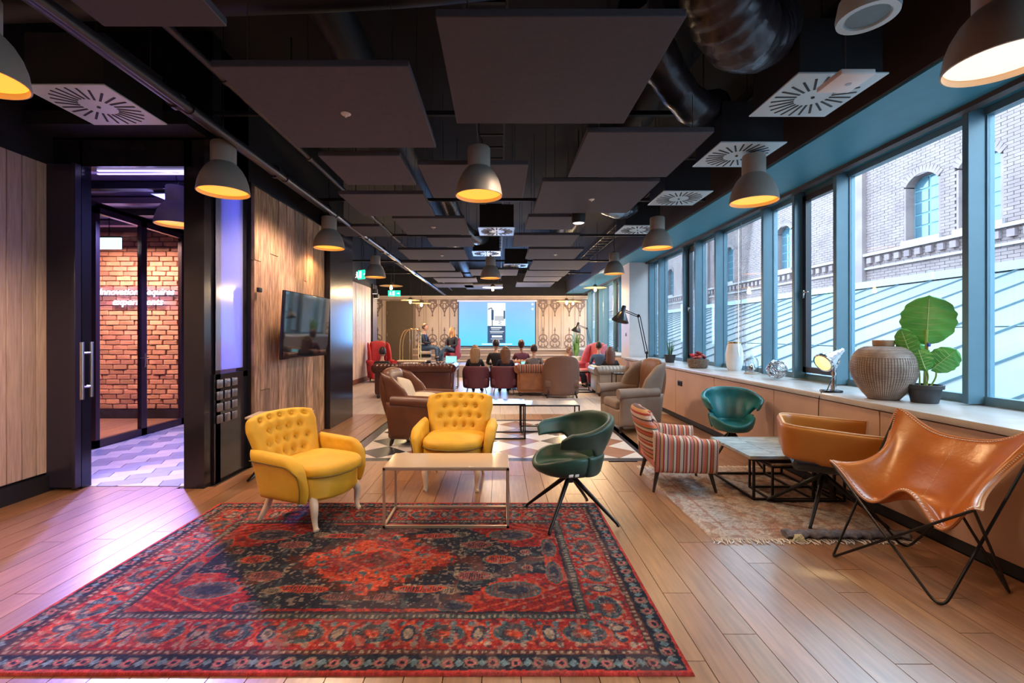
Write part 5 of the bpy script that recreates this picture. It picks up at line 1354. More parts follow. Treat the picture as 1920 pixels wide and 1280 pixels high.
# far plant by the ornate wall
t = thing('tall_plant', 'leafy green plant in a pale pot at the far windows beside the ornate wall', 'plant', (2.86, 17.0, 0))
MB().lathe([(.001, 0), (.14, 0), (.19, .62), (.17, .64), (.001, .6)], n=20).build('pot', mat('pale_pot', (.6, .62, .6), .5), t)
for k in range(16):
    a_ = k * 2.4; r = .08 + .02 * (k % 5); h = .7 + .045 * k
    MB().tube(bez([(0, 0, .62), (math.cos(a_) * r * .6, math.sin(a_) * r * .6, .62 + (h - .62) * .7), (math.cos(a_) * r, math.sin(a_) * r, h + .35)], 4), [.01, .01, .02, .04, .06, .07, .065, .045, .01], 6, flat=.2).build('leaf', mat('far_leaf', (.14, .30, .07), .5, var=.3), t)

# ------------------------------------------------------------------ ornate far wall
cream = mat('ornate_cream', (.80, .66, .56), .7, col2=(.68, .54, .45), scale=3, stretch=(1, 1, .4), rand=.10)
orn_m = mat('ornament_brown', (.30, .215, .19), .75, var=.2)
wbk = struct(MB().b2((-5.8, 20, 0), (3.95, 20.2, 4.3)).build('wall_back', mat('wall_back_base', (.40, .30, .25), .8)))
x = -5.55; k = 0; rg = random.Random(8)
while x < 3.8:
    wd = (.36, .36, .13, .52, .13)[k % 5]; x1 = min(x + wd, 3.84)
    if not (-4.98 < (x + x1) / 2 < -3.8):
        MB().rbox(((x + x1) / 2, 19.985, 1.9), (x1 - x - .012, .05, 2.1), .006, 1).build('panel', cream, wbk)
    x = x1; k += 1
for (z, h, d) in ((3.02, .05, .10), (3.10, .08, .16), (.80, .06, .08), (.55, .05, .07), (.30, .06, .07)):
    struct(MB().b2((-5.58, 20 - d, z - h / 2), (3.85, 20.02, z + h / 2)).build('trim_20', cream))
struct(MB().b2((-5.6, 19.85, 3.16), (3.9, 20, 4.3)).build('trim_21', ceilblack))
# printed ornaments: bouquets above, urns below, thin stems
def orn_top():
    m_ = MB()
    for a_ in range(7):
        th = PI * a_ / 6; m_.tube([(math.cos(th) * .13 + math.cos(t_ * PI / 5) * .045, 0, .80 + math.sin(th) * .08 + math.sin(t_ * PI / 5) * .045) for t_ in range(10)], .023, 4, closed=True)
    m_.tube(bez([(-.14, 0, .78), (-.16, 0, .62), (-.06, 0, .48), (0, 0, .34), (.06, 0, .48), (.16, 0, .62), (.14, 0, .78)], 4), .026, 4)
    m_.tube([(math.cos(t_ * PI / 6) * .07, 0, .62 + math.sin(t_ * PI / 6) * .12) for t_ in range(12)], .024, 4, closed=True)
    m_.tube([(0, 0, .34), (0, 0, .18)], .024, 4); m_.ball((0, 0, .2), (.035, .008, .05), 8)
    for s_ in (-1, 1): m_.tube(bez([(s_ * .05, 0, .75), (s_ * .2, 0, .70), (s_ * .17, 0, .60), (s_ * .10, 0, .64)], 4), .022, 4)
    return m_
def orn_bot():
    m_ = MB(); m_.tube([(0, 0, .35), (0, 0, .9)], .020, 4); m_.ball((0, 0, .78), (.04, .008, .06), 8)
    for s_ in (-1, 1):
        m_.tube(bez([(s_ * .02, 0, .6), (s_ * .15, 0, .52), (s_ * .16, 0, .38), (s_ * .06, 0, .36), (s_ * .05, 0, .45)], 4), .024, 4)
        m_.tube(bez([(s_ * .0, 0, .3), (s_ * .17, 0, .3), (s_ * .20, 0, .14), (s_ * .08, 0, .08), (s_ * .05, 0, .18)], 4), .024, 4)
    m_.tube([(math.cos(t_ * PI / 6) * .09, 0, .33 + math.sin(t_ * PI / 6) * .09) for t_ in range(12)], .023, 4, closed=True); m_.tube([(-.2, 0, .04), (.2, 0, .04)], .028, 4)
    return m_
ot = orn_top(); ob = orn_bot(); ot.v = [(x * 1.05, y * .4, z) for x, y, z in ot.v]; ob.v = [(x, y * .4, z) for x, y, z in ob.v]
first = None
for px in (-5.35, -3.53, -2.95, -2.42, -1.98, 1.90, 2.42, 3.05, 3.52):
    if first is None:
        first = (ot.build('ornament', orn_m, wbk, loc=(px, 19.952, 2.08)), ob.build('ornament', orn_m, wbk, loc=(px, 19.952, .86)))
    else:
        copyobj(first[0], wbk, (px, 19.952, 2.08)); copyobj(first[1], wbk, (px, 19.952, .86))
vl = MB()
for px in (-5.15, -3.72, -3.25, -2.68, -2.2, 1.68, 2.16, 2.72, 3.28, 3.74): vl.b2((px - .008, 19.95, .9), (px + .008, 19.965, 2.95))
vl.build('printed_lines', orn_m, wbk, smooth=0)
# dark door
dk = MB().rbox((-4.38, 19.93, 1.46), (1.16, .06, 2.92), .004, 1); d4 = struct(dk.build('door_4', mat('rear_door', (.16, .11, .07), .5, var=.05)))
for z in (.5, 1.45, 2.4): MB().b2((-4.95, 19.88, z - .08), (-4.90, 19.91, z + .08)).build('hinge', brass, d4, smooth=0)
MB().tube([(-3.90, 19.86, 1.0), (-3.90, 19.86, 1.25)], .012, 6).build('handle', chrome, d4)

# ------------------------------------------------------------------ projection screen with its slide
t = thing('projection_screen', 'large bright blue projected screen on the far wall', 'screen', (-.12, 19.84, 1.93)); t.scale = (1.02, 1, 1.02)
m = bpy.data.materials.new('slide_blue'); m.use_nodes = True; nt = m.node_tree; b = nt.nodes['Principled BSDF']; b.inputs['Base Color'].default_value = (.02, .02, .02, 1)
tc = _n(nt, 'ShaderNodeTexCoord'); sp_ = _n(nt, 'ShaderNodeSeparateXYZ'); nt.links.new(tc.outputs['Object'], sp_.inputs[0])
mr = _n(nt, 'ShaderNodeMapRange'); mr.inputs[1].default_value = -.95; mr.inputs[2].default_value = .95; nt.links.new(sp_.outputs[2], mr.inputs[0])
cr = _n(nt, 'ShaderNodeValToRGB'); cr.color_ramp.elements[0].color = (.0, .56, .90, 1); cr.color_ramp.elements[1].color = (.20, .42, 1.0, 1); nt.links.new(mr.outputs[0], cr.inputs[0])
ns = _n(nt, 'ShaderNodeTexNoise'); ns.inputs['Scale'].default_value = .9; nt.links.new(tc.outputs['Object'], ns.inputs['Vector'])
mx = _n(nt, 'ShaderNodeMix', data_type='RGBA', blend_type='SCREEN'); mx.inputs[0].default_value = .12; nt.links.new(cr.outputs[0], mx.inputs[6]); nt.links.new(ns.outputs['Fac'], mx.inputs[7])
nt.links.new(mx.outputs[2], b.inputs['Emission Color']); b.inputs['Emission Strength'].default_value = .95
MB().b2((-1.63, 0, -.95), (1.63, .02, .93)).build('slide', m, t, smooth=0)
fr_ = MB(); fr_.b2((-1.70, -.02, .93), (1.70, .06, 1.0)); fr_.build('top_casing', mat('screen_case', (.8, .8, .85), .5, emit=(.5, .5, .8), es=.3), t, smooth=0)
fr_ = MB(); fr_.b2((-1.67, -.01, -.99), (-1.63, .03, .93)); fr_.b2((1.63, -.01, -.99), (1.67, .03, .93)); fr_.b2((-1.67, -.01, -1.0), (1.67, .03, -.95)); fr_.build('border', mat('screen_border', (.03, .03, .06), .5), t, smooth=0)
sw_ = mat('slide_white', (.1, .1, .1), .5, emit=(.80, .88, .90), es=.95); sd_ = mat('slide_navy', (.01, .01, .02), .5, emit=(.02, .07, .16), es=1); sg_ = mat('slide_grey', (.1, .1, .1), .5, emit=(.45, .50, .58), es=.8)
MB().b2((-.40, -.012, -.10), (.36, -.002, .88)).build('slide_photo', sw_, t, smooth=0)
MB().b2((-.40, -.012, -.83), (.36, -.002, -.10)).build('slide_caption_box', sd_, t, smooth=0)
m_ = MB(); m_.b2((-.22, -.02, -.12), (-.185, -.012, .5)); m_.b2((-.24, -.02, .15), (-.14, -.012, .58)); m_.tube(bez([(-.20, -.016, .55), (-.24, -.016, .66), (-.38, -.016, .60)], 4), .02, 4); m_.b2((.28, -.02, .2), (.35, -.012, .55))
for k in range(6): m_.box((.13, -.016, -.02 + k * .045), (.16 - .015 * k, .006, .014), rot=(0, .5 * (-1) ** k, 0))
m_.build('slide_silhouette', sd_, t, smooth=0)
MB().b2((-.1, -.02, .12), (.30, -.013, .32)).build('slide_grey_patch', sg_, t, smooth=0)
m_ = MB()
for (a_, b_, z, h) in ((-.26, .2, -.18, .05), (-.24, .12, -.26, .02), (-.3, .3, -.34, .025), (-.28, .25, -.40, .02), (-.22, .22, -.55, .085), (-.26, .24, -.66, .018), (-.18, .1, -.72, .018), (-.20, .12, -.78, .018)): m_.b2((a_, -.02, z - h / 2), (b_, -.012, z + h / 2))
for (a_, z) in ((1.48, .82), (1.48, .62)): m_.b2((a_, -.02, z - .04), (a_ + .08, -.012, z + .04))
m_.b2((-.65, -.02, -.90), (.65, -.012, -.86)); m_.build('slide_text_lines', sw_, t, smooth=0)
light('screen_glow', 'AREA', (-.1, 19.6, 1.9), 170, (.2, .45, 1), 3.0, rot=(-PI / 2, 0, 0), sizey=1.7)

# ------------------------------------------------------------------ upholstered seats of the rear half
def wing_chair(label, loc, rz, m1, H=1.06, Wd=.76, cushion=True, wings=True, lean=.12, gm=None):
    t = thing('wing_chair', label, 'armchair', loc, rz)
    m_ = MB(); m_.rbox((0, 0, .22), (Wd - .08, .66, .24), .03, 3); m_.build('seat_base', m1, t)
    m_ = MB(); m_.rbox((0, -.04, .40), (Wd - .24, .60, .14), .05, 4); m_.build('seat_cushion', m1, t)
    def bk(u, v):
        tt = (v + 1) / 2; wd = (Wd / 2 - .06) * (1 - .10 * sst(.75, 1, tt) * abs(u)); return (u * wd, .26 + lean * tt + .05 * math.sin(tt * PI) - .03 * u * u, .12 + (H - .12) * tt - .05 * abs(u) ** 3 * tt)
    m_ = MB(); m_.pillow(bk, lambda u, v: .07 + .02 * math.sin(v * 3), 7, 20, 20); m_.build('backrest', gm or m1, t, smooth=80)
    for sx in (-1, 1):
        if wings:
            def wg(u, v):
                tt = (v + 1) / 2; q = (u + 1) / 2; return (sx * (Wd / 2 - .03 + .02 * q), .30 + lean * .75 * tt - q * lerp(.36, .24, tt) * (1 - .35 * max(0, tt - .6) / .4), .50 + (H - .54) * tt - .05 * q * tt)
            m_ = MB(); m_.pillow(wg, .04, 6, 14, 14); m_.build('wing', m1, t, smooth=80)
        def ar(u, v):
            tt = (u + 1) / 2; h = (v + 1) / 2; return (sx * (Wd / 2 - .03 + .03 * h), lerp(.30, -.33, tt) + .04 * h * (1 - tt), lerp(.10, .58, h))
        m_ = MB(); m_.pillow(ar, .055, 8, 14, 12); m_.tube([(sx * (Wd / 2 - .0), .26, .60), (sx * (Wd / 2 - .0), 0, .595), (sx * (Wd / 2), -.36, .58)], [.07, .075, .08], 14); m_.build('arm', m1, t, smooth=70)
    for lx in (-1, 1):
        for ly in (-1, 1): MB().tube([(lx * (Wd / 2 - .09), ly * .27, .12), (lx * (Wd / 2 - .07), ly * .30, 0)], [.03, .018], 8).build('leg', dk_leg, t)
    return t
brownl = mat('brown_leather', (.155, .060, .030), .38, col2=(.085, .03, .016), scale=3, bump=.12, bscale=60, spec=.5)
taupe = mat('taupe_suede', (.27, .20, .155), .75, col2=(.17, .12, .09), scale=3, sheen=.2)
w1 = wing_chair('brown leather wing chair seen from its side behind the yellow armchair, with pale cushions', (-1.08, 6.20, 0), math.radians(82), brownl, H=1.00, Wd=.78, wings=True, lean=.16, gm=brownl)
# it leans back strongly: replace lean by a curved high back
w2 = wing_chair('taupe suede wing chair turned to the left in front of the column', (2.02, 7.05, 0), math.radians(-82), taupe, H=1.08, Wd=.80, gm=mat('wing_back_brown', (.17, .075, .04), .5, var=.15))
linen = mat('linen_cushion', (.62, .52, .40), .85, var=.1, scale=12)
for (lb, lc, ro) in (('pale linen cushion leaning in the brown wing chair, rear one', (-1.27, 6.28, .66), (1.15, .2, 1.35)), ('pale cushion with a striped front in the brown wing chair, front one', (-1.0, 6.32, .55), (.25, .1, .4))):
    m_ = MB(); m_.pillow(lambda u, v: (u * .20, v * .20, 0), .065, 3, 14, 14); o = m_.build('cushion', linen, loc=lc, smooth=80); o.rotation_euler = ro; tag(o, lb, 'cushion', 'cushions of the brown wing chair')

def chesterfield(label, loc, rz, m1, L, H=.78, seats=3, D=.88):
    t = thing('chesterfield_sofa', label, 'sofa', loc, rz)
    m_ = MB(); m_.rbox((0, 0, .22), (L - .12, D - .1, .26), .02, 2); m_.build('base', m1, t)
    df, pts = dents(max(4, int(L * 5)), 3, .02, .12 * 1.8 / L)
    def bk(u, v): return (u * (L / 2 - .14), D / 2 - .16 + .04 * v, .48 + .24 * v)
    m_ = MB(); m_.pillow(bk, .08, 8, int(L * 26), 14, dent=df); m_.rbox((0, D / 2 - .07, .38), (L - .2, .08, H - .26), .02, 2); m_.build('backrest', m1, t, smooth=70)
    m_ = MB(); n = int(L * 11); P = []; R = []
    for i in range(n * 3 + 1):
        xx = -L / 2 + .06 + (L - .12) * i / (n * 3); P.append((xx, D / 2 - .07, H - .10 + .012 * abs(math.sin(i / 3 * PI)))); R.append(.10 + .008 * abs(math.sin(i / 3 * PI)))
    m_.tube(P, R, 14); m_.build('back_roll', m1, t, smooth=70)
    for sx in (-1, 1):
        m_ = MB(); m_.rbox((sx * (L / 2 - .10), -.02, .36), (.12, D - .10, .50), .03, 2); m_.tube([(sx * (L / 2 - .07), D / 2 - .05, H - .10), (sx * (L / 2 - .07), -D / 2 + .03, H - .10)], .105, 16)
        m_.cyl((sx * (L / 2 - .07), -D / 2 + .02, H - .10), .085, .02, 16, rot=(PI / 2, 0, 0)); m_.build('arm', m1, t, smooth=60)
    sw2 = (L - .34) / seats
    for k in range(seats): MB().rbox((-(L - .34) / 2 + sw2 * (k + .5), -.08, .42), (sw2 - .008, D - .30, .16), .045, 4).build('seat_cushion', m1, t)
    for lx in (-1, 1):
        for ly in (-1, 1): MB().lathe([(.001, 0), (.025, 0), (.04, .05), (.03, .09), (.045, .10)], (lx * (L / 2 - .12), ly * (D / 2 - .10), 0), 12).build('foot', dk_leg, t)
    return t
oxl = mat('oxblood_leather', (.105, .030, .020), .30, col2=(.06, .016, .012), scale=3, spec=.55)
grl = mat('grey_leather', (.42, .38, .33), .35, col2=(.32, .28, .24), scale=4)
chesterfield('long dark brown leather chesterfield sofa seen from behind at the left', (-1.95, 10.68, 0), math.radians(180), oxl, 1.86)
chesterfield('pale grey tufted leather chesterfield beside the white column', (2.62, 11.0, 0), math.radians(180), grl, .78, H=.70, seats=1, D=.8)
chesterfield('brown leather chesterfield in the front row, hidden behind the nearer seats', (1.0, 12.3, 0), math.radians(180), mat('cognac_sofa', (.30, .12, .055), .35, var=.2), 1.7, H=.78, seats=2)

def tub_back(label, loc, rz, m1, Wd, H, metal_legs=True, round_top=False, name='lounge_chair', skirt=None, grp=None):
    t = thing(name, label, 'armchair', loc, rz, grp)
    z0 = .17 if metal_legs else .06
    m_ = MB(); m_.rbox((0, 0, .32), (Wd - .06, .56, .18), .05, 4); m_.build('seat', m1, t)
    def bk(u, v):
        tt = (v + 1) / 2; th = u * (math.radians(100)); hi = H - (.34 * abs(u) ** 3 if round_top else .05 * u ** 4) - .14 * sst(.55, 1, abs(u)); r = Wd / 2 - .04 + .02 * tt
        return (math.sin(th) * r if abs(u) < .9 else math.copysign(r, u), math.cos(th) * .30 + .02 * tt, lerp(z0, hi, tt))
    m_ = MB(); m_.pillow(bk, .045, 8, 32, 14); m_.build('backrest', m1, t, smooth=80)
    for lx in (-1, 1):
        for ly in (-1, 1): MB().tube([(lx * (Wd / 2 - .14), ly * .2, .25), (lx * (Wd / 2 - .08), ly * .26, 0)], [.010, .008] if metal_legs else [.03, .02], 8).build('leg', chrome if metal_legs else dk_leg, t)
    return t
mar = mat('maroon_fabric', (.125, .030, .045), .75, col2=(.09, .02, .032), scale=3)
tub_back('maroon fabric chair seen from behind, left one of the pair', (-.57, 11.05, 0), math.radians(180), mar, .64, .70, grp='maroon chairs')
tub_back('maroon fabric chair seen from behind, right one of the pair', (.10, 11.05, 0), math.radians(180), mar, .66, .70, grp='maroon chairs')
patt = rampmat('paisley_band', [(0, (.20, .09, .07)), (.25, (.45, .14, .10)), (.5, (.14, .06, .05)), (.75, (.38, .22, .12))], 0, freq=9)
ps = chesterfield('short brown leather sofa with a patterned top roll, squeezed between the maroon chairs and the domed armchair', (.80, 11.02, 0), math.radians(180), MAT['cognac_sofa'], .86, H=.74, seats=1, D=.8)
ps['label'] = 'short brown leather sofa with patterned top roll beside the domed armchair'
for ch_ in bpy.data.objects:
    if ch_.parent == ps and ch_.name.startswith('back_roll'): ch_.data.materials[0] = patt
tub_back('brown suede armchair with a domed back seen from behind', (1.42, 10.62, 0), math.radians(180), mat('brown_suede', (.165, .085, .06), .8, var=.12, scale=3, sheen=.2), .84, .96, metal_legs=False, round_top=True)
redv = mat('red_velvet', (.50, .025, .03), .6, var=.15, sheen=.3); pinkv = mat('pink_red_velvet', (.66, .14, .16), .6, var=.12, sheen=.3)
wing_chair('bright red high-backed armchair at the far left before the slatted wall', (-3.68, 14.1, 0), math.radians(30), redv, H=1.25, Wd=.66)
wing_chair('coral red wing chair near the far windows', (2.58, 13.2, 0), math.radians(-60), pinkv, H=1.22, Wd=.7)
tub_back('small burgundy chair under the seated woman on the stage', (-1.72, 16.3, .40), math.radians(-40), mat('burgundy', (.20, .02, .05), .6), .5, .92, grp='stage seats')
# stage and stage seat, cart, low table
st = thing('low_stage', 'low pale platform carrying the two speakers', 'platform', (-2.3, 16.3, 0))
MB().rbox((0, 0, .20), (2.6, 1.8, .40), .01, 1).build('deck', mat('stage_grey', (.35, .30, .28), .6), st)
t = thing('stool', 'dark stacked-box stool under the seated man on stage', 'stool', (-2.62, 16.0, .40), .1)
for k in range(4): MB().rbox((0, 0, .07 + k * .12), (.42, .38, .095), .02, 2).build('tier', blackmetal if k % 2 == 0 else mat('tier_pale', (.55, .48, .42), .6), t)
t = thing('luggage_cart', 'brass luggage cart with tall bent rails beside the seated man', 'cart', (-2.98, 15.2, 0))
m_ = MB(); m_.rbox((0, 0, .18), (.66, .5, .05), .01, 1); m_.build('platform', mat('cart_carpet', (.25, .05, .05), .9), t)
for sy in (-.22, .22):
    MB().tube(bez([(-.30, sy, .2), (-.30, sy, 1.1), (-.20, sy, 1.5), (-.04, sy, 1.62), (.20, sy, 1.62), (.30, sy, 1.55)], 5) + [Vector((.31, sy, .2))], .016, 8).build('rail', brass, t)
for k in range(3): MB().tube([(.02 + k * .09, -.22, .2), (.02 + k * .09, -.22, 1.60)], .010, 6).build('upright', brass, t)
MB().tube([(0, -.22, 1.62), (0, .22, 1.62)], .016, 8).build('crossbar', brass, t)
for sx in (-1, 1):
    for sy in (-1, 1): MB().cyl((sx * .25, sy * .19, .075), .075, .03, 16, rot=(PI / 2, 0, 0)).build('wheel', black, t)
t = thing('low_bench', 'pale low bench in front of the stage behind the brown sofa', 'bench', (-2.75, 14.2, 0))
MB().rbox((0, 0, .62), (.9, .35, .05), .01, 1).build('top', mat('bench_top', (.62, .50, .36), .5), t)
for sx in (-1, 1): MB().rbox((sx * .4, 0, .30), (.04, .3, .6), .005, 1).build('leg', blackmetal, t)
frame_table('side_table', 'low black side table between the domed armchair and the pale chesterfield', (2.08, 11.6, 0), .5, .5, .52, blackmetal, blackgloss, .012)

# ------------------------------------------------------------------ people
def skinmesh(V, E, R, root=0, sub=1):
    me = bpy.data.meshes.new('sk'); me.from_pydata([tuple(v) for v in V], E, []); o = bpy.data.objects.new('sk', me); C.objects.link(o)
    md = o.modifiers.new('k', 'SKIN'); md.use_smooth_shade = True; md.branch_smoothing = .3
    sk = me.skin_vertices[0].data
    for i, r in enumerate(R): sk[i].radius = (r, r) if not isinstance(r, tuple) else r
    for i in range(len(R)): sk[i].use_root = (i == root)
    s2 = o.modifiers.new('s', 'SUBSURF'); s2.levels = s2.render_levels = sub
    dg = bpy.context.evaluated_depsgraph_get(); m2 = bpy.data.meshes.new_from_object(o.evaluated_get(dg))
    vs = [v.co.copy() for v in m2.vertices]; fs = [tuple(p.vertices) for p in m2.polygons]
    bpy.data.objects.remove(o); bpy.data.meshes.remove(me); bpy.data.meshes.remove(m2); return vs, fs
skin_m = mat('skin', (.62, .36, .26), .5, var=.05); eye_m = mat('eye', (.03, .02, .02), .2); lip_m = mat('lips', (.45, .16, .14), .5)
def person(label, loc, rz, sz, hair, hairc, top, bottom, sc=1.0, lean=0.0, crossed=False, hands_lap=True, headturn=0.0, shoes=black, arm='lap'):
    L = lean
    J = {'pel': (0, .02, sz + .09), 'spi': (0, .05 - L * .3, sz + .25), 'che': (0, .06 - L * .7, sz + .41), 'nk0': (0, .05 - L, sz + .54), 'nk1': (0, .03 - L * 1.1, sz + .61), 'hd': (0, .02 - L * 1.15, sz + .68)}
    for s_, n in ((-1, 'l'), (1, 'r')):
        J['sh' + n] = (s_ * .165, .05 - L * .9, sz + .50); J['el' + n] = (s_ * .235, -.04 - L, sz + .25); J['wr' + n] = (s_ * .085, -.25 - L * .5, sz + .21); J['pa' + n] = (s_ * .045, -.31 - L * .5, sz + .19)
        J['hi' + n] = (s_ * .085, -.0, sz + .075)
        if crossed and n == 'r': J['kn' + n] = (.02, -.46, sz + .20); J['an' + n] = (-.20, -.60, sz - .16); J['to' + n] = (-.24, -.72, sz - .20)
        else: J['kn' + n] = (s_ * .11, -.44, sz + .07); J['an' + n] = (s_ * .11, -.48, .09); J['to' + n] = (s_ * .12, -.62, .035)
    K = list(J); I = {k: i for i, k in enumerate(K)}; V = [Vector(J[k]) for k in K]
    E = [(I[a_], I[b_]) for a_, b_ in [('pel', 'spi'), ('spi', 'che'), ('che', 'nk0'), ('nk0', 'nk1'), ('nk1', 'hd')] + [x_ for n in 'lr' for x_ in (('che', 'sh' + n), ('sh' + n, 'el' + n), ('el' + n, 'wr' + n), ('wr' + n, 'pa' + n), ('pel', 'hi' + n), ('hi' + n, 'kn' + n), ('kn' + n, 'an' + n), ('an' + n, 'to' + n))]]
    rad = {'pel': .115, 'spi': .105, 'che': .115, 'nk0': .06, 'nk1': .045, 'hd': .05, 'sh': .052, 'el': .036, 'wr': .025, 'pa': (.034, .017), 'hi': .085, 'kn': .056, 'an': .036, 'to': .028}
    R = [rad[k] if k in rad else rad[k[:2]] for k in K]
    for n, s_ in (('l', -1), ('r', 1)):   # five fingers
        p = Vector(J['pa' + n])
        for q in range(5):
            if q == 4: a_, b_ = p + Vector((-s_ * .012, .03, .02)), p + Vector((-s_ * .045, .005, .022)); r0 = .009
            else: a_ = p + Vector((s_ * (.018 - q * .013), -.035, .0)); b_ = a_ + Vector((-s_ * .006, -.042 + abs(q - 1.4) * .006, -.018)); r0 = .008
            i0 = len(V); V += [a_, b_]; R += [r0, r0 * .8]; E += [(I['pa' + n], i0), (i0, i0 + 1)]
    vs, fs = skinmesh(V, E, R)
    m_ = MB(); m_.add(vs, fs)
    # head with face
    hc = Vector((0, 0 - L * 1.2, sz + .765)); T = Matrix.Translation(hc) @ Matrix.Rotation(headturn, 4, 'Z') @ Matrix.Scale(1.10, 4)
    h_ = MB(); h_.ball((0, 0, 0), (.074, .092, .115), 20, k=14); nv = []
    for (x, y, z) in h_.v:
        if z < 0: k_ = 1 - .28 * (-z / .115) ** 1.5; x *= k_; y = y * k_ - .012 * (-z / .115)
        if y < -.05 and abs(x) < .018 and -.035 < z < .025: y -= .022 * (1 - abs(x) / .018) * (1 - abs(z + .015) / .05)
        if y < -.05 and .01 < z < .035 and .012 < abs(x) < .045: y += .007
        nv.append((x, y, z))
    m_.add(nv, h_.f, 0, T)
    e_ = MB(); e_.ball((-.028, -.079, .012), (.011, .006, .007), 8); e_.ball((.028, -.079, .012), (.011, .006, .007), 8); m_.add(e_.v, e_.f, 1, T)
    e_ = MB(); e_.ball((0, -.084, -.052), (.022, .006, .006), 8); m_.add(e_.v, e_.f, 2, T)
    e_ = MB(); e_.ball((-.076, .005, 0), (.008, .018, .028), 8); e_.ball((.076, .005, 0), (.008, .018, .028), 8); m_.add(e_.v, e_.f, 0, T)
    body = m_.build('person', [skin_m, eye_m, lip_m], loc=loc, rotz=rz, smooth=80); body.scale = (sc, sc, sc); tag(body, label, 'person')
    def sub_(keys, rr_, name, mt, root):
        ks = [k for k in keys]; ii = {k: i for i, k in enumerate(ks)}
        ee = [(ii[K[a_]], ii[K[b_]]) for a_, b_ in E if a_ < len(K) and b_ < len(K) and K[a_] in ii and K[b_] in ii]
        v2, f2 = skinmesh([Vector(J[k]) for k in ks], ee, [rr_(k) for k in ks], root=ii[root]); MB().add(v2, f2).build(name, mt, body, smooth=80)
    def addr(d):
        def f(k):
            r = rad[k] if k in rad else rad[k[:2]]; return (r if not isinstance(r, tuple) else r[0]) + d
        return f
    sub_(['pel', 'spi', 'che', 'nk0', 'shl', 'ell', 'wrl', 'shr', 'elr', 'wrr'], addr(.013), 'jacket' if 'jacket' in label else 'shirt', top, 'pel')
    sub_(['pel', 'hil', 'knl', 'anl', 'hir', 'knr', 'anr'], addr(.012), 'trousers', bottom, 'pel')
    for n in 'lr':
        a_, b_ = Vector(J['an' + n]), Vector(J['to' + n]); s2_ = MB(); s2_.tube([a_ + (a_ - b_) * .15 + Vector((0, 0, -.03)), lerp(a_, b_, .5) + Vector((0, 0, -.02)), b_, b_ + (b_ - a_) * .12], [.04, .045, .04, .015], 10); s2_.build('shoe', shoes, body, smooth=80)
    hm_ = mat('hair_' + hair[1], hairc, .5, var=.25, scale=30, stretch=(1, 1, .2)); hb_ = MB(); hh_ = MB(); hh_.ball((0, .008, .018), (.083, .098, .115), 18, k=12); nv = []
    for (x, y, z) in hh_.v:
        if y < -.02 and z < .06: y = -.02 - (y + .02) * -.35 if z > .0 else -.01
        if z < -.04: z = -.04 - (z + .04) * -.3 if hair[0] == 'short' else z
        nv.append((x, y, z))
    hb_.add(nv, hh_.f, 0, T)
    if hair[0] == 'long':
        def cur(u, v): return (u * (.085 + .02 * (1 - v) / 2), .055 + .055 * (1 - u * u) + .02 * (1 - v) / 2, .05 - (1 - v) / 2 * .36)
        c_ = MB(); c_.pillow(cur, .03, 5, 14, 14); hb_.add(c_.v, c_.f, 0, T)
        for s_ in (-1, 1):
            hb_.add(*(lambda q_: (q_.v, q_.f))(MB().tube(bez([(s_ * .08, -.01, .04), (s_ * .095, .0, -.08), (s_ * .09, -.01, -.20)], 4), [.02, .026, .03, .03, .03, .028, .025, .018, .008], 8)), 0, T)
    if hair[0] == 'bun': c_ = MB(); c_.ball((0, .10, .06), .045, 12); hb_.add(c_.v, c_.f, 0, T)
    hb_.build('hair', hm_, body, smooth=80)
    return body
navy = mat('cloth_navy', (.012, .014, .035), .8); blackc = mat('cloth_black', (.012, .010, .015), .8); jean = mat('denim', (.05, .10, .19), .85, var=.2); grey_c = mat('cloth_grey', (.20, .19, .20), .85, var=.1); plum = mat('cloth_plum', (.13, .04, .08), .85)
whitec = mat('cloth_white', (.75, .73, .72), .8); blue_c = mat('cloth_blue', (.09, .16, .28), .8); olive = mat('cloth_olive', (.09, .08, .03), .8)
person('person in a dark jacket seated on stage in profile, hands resting on their lap', (-2.62, 16.0, .40), math.radians(78), .50, ('short', 'brown'), (.09, .04, .02), navy, jean, 1.03, shoes=blackc)
person('person with shoulder-length blond hair in a navy top seated on stage with crossed legs', (-1.72, 16.25, .40), math.radians(-24), .44, ('long', 'blond'), (.52, .33, .14), navy, jean, .98, crossed=True, headturn=-.3)
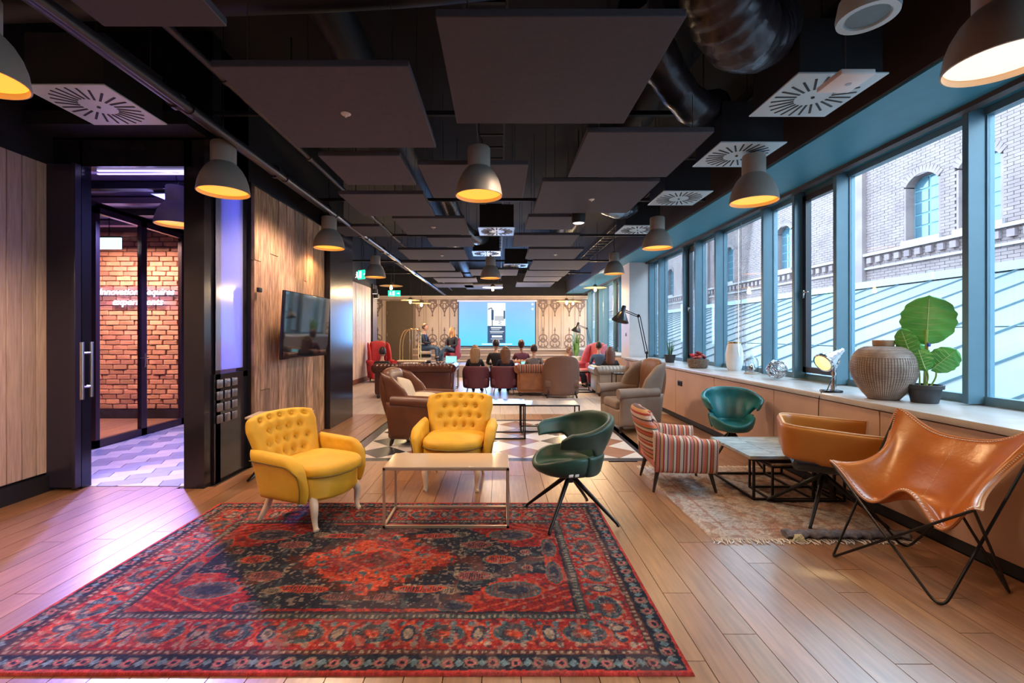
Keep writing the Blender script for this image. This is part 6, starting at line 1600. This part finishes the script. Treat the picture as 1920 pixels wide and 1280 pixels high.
PP = [
 ('person with dark hair sunk in the left end of the long brown sofa', (-2.76, 10.72, 0), 180, .36, ('short', 'dark'), (.035, .018, .02), blackc, jean, .92, 0),
 ('person with long blond hair and a white-strapped top in the left maroon chair', (-.60, 11.12, 0), 176, .36, ('long', 'honey'), (.36, .21, .11), blackc, jean, .95, 0),
 ('person with short dark hair in black, seated between the two maroon chairs further forward', (-.10, 12.25, 0), 180, .42, ('short', 'black'), (.03, .02, .03), blackc, jean, 1.0, 0),
 ('person with long brown hair in the right maroon chair', (.14, 11.12, 0), 184, .36, ('long', 'brown2'), (.20, .09, .05), navy, jean, .93, 0),
 ('person with tied-up brown hair in a plum top seated in the front row', (.58, 12.3, 0), 186, .44, ('bun', 'chestnut'), (.12, .05, .04), plum, grey_c, .98, 0),
 ('person with short dark hair in a grey shirt using a laptop on the short sofa', (.84, 11.15, 0), 176, .40, ('short', 'dark2'), (.045, .02, .02), grey_c, jean, .93, .03),
 ('person with red-brown hair in a dark jacket on the pale grey chesterfield', (2.68, 11.05, 0), 172, .36, ('long', 'auburn'), (.16, .06, .04), blackc, blackc, .92, 0),
 ('person in a blue shirt seated in front of the coral wing chair near the windows', (2.72, 12.5, 0), 175, .42, ('short', 'dark3'), (.06, .03, .025), blue_c, navy, .95, 0),
 ('person with tanned face seated sideways beyond the domed armchair', (1.98, 12.9, 0), 60, .32, ('short', 'sand'), (.22, .11, .06), whitec, navy, .9, 0),
]
for (lb, lc, ra, sz, hr, hc_, tp, bt, sc, ln) in PP: person(lb, lc, math.radians(ra), sz, hr, hc_, tp, bt, sc, ln)
# laptops
frame_table('side_table', 'small black side table carrying the bright laptop beyond the brown sofa', (-1.35, 12.4, 0), .45, .35, .635, blackmetal, blackgloss, .01)
lapm = mat('laptop_silver', (.35, .36, .38), .3, metal=.7)
for (lb, lc, rz) in (('open laptop with a lit screen on the lap of the person in grey', (.72, 11.62, .56), .1), ('open laptop with a bright screen left of the blond person', (-1.35, 12.4, .66), -.1)):
    t = thing('laptop', lb, 'laptop', lc, rz, 'laptops of the audience')
    MB().rbox((0, 0, 0), (.32, .22, .016), .004, 1).build('keyboard_base', lapm, t); MB().rbox((0, .13, .105), (.32, .01, .20), .004, 1, rot=(-.2, 0, 0)).build('lid', lapm, t)
    MB().box((0, .122, .105), (.30, .004, .18), rot=(-.2, 0, 0)).build('display', mat('laptop_display', (.1, .1, .1), .3, emit=(.25, .75, .80), es=1.1), t, smooth=0)
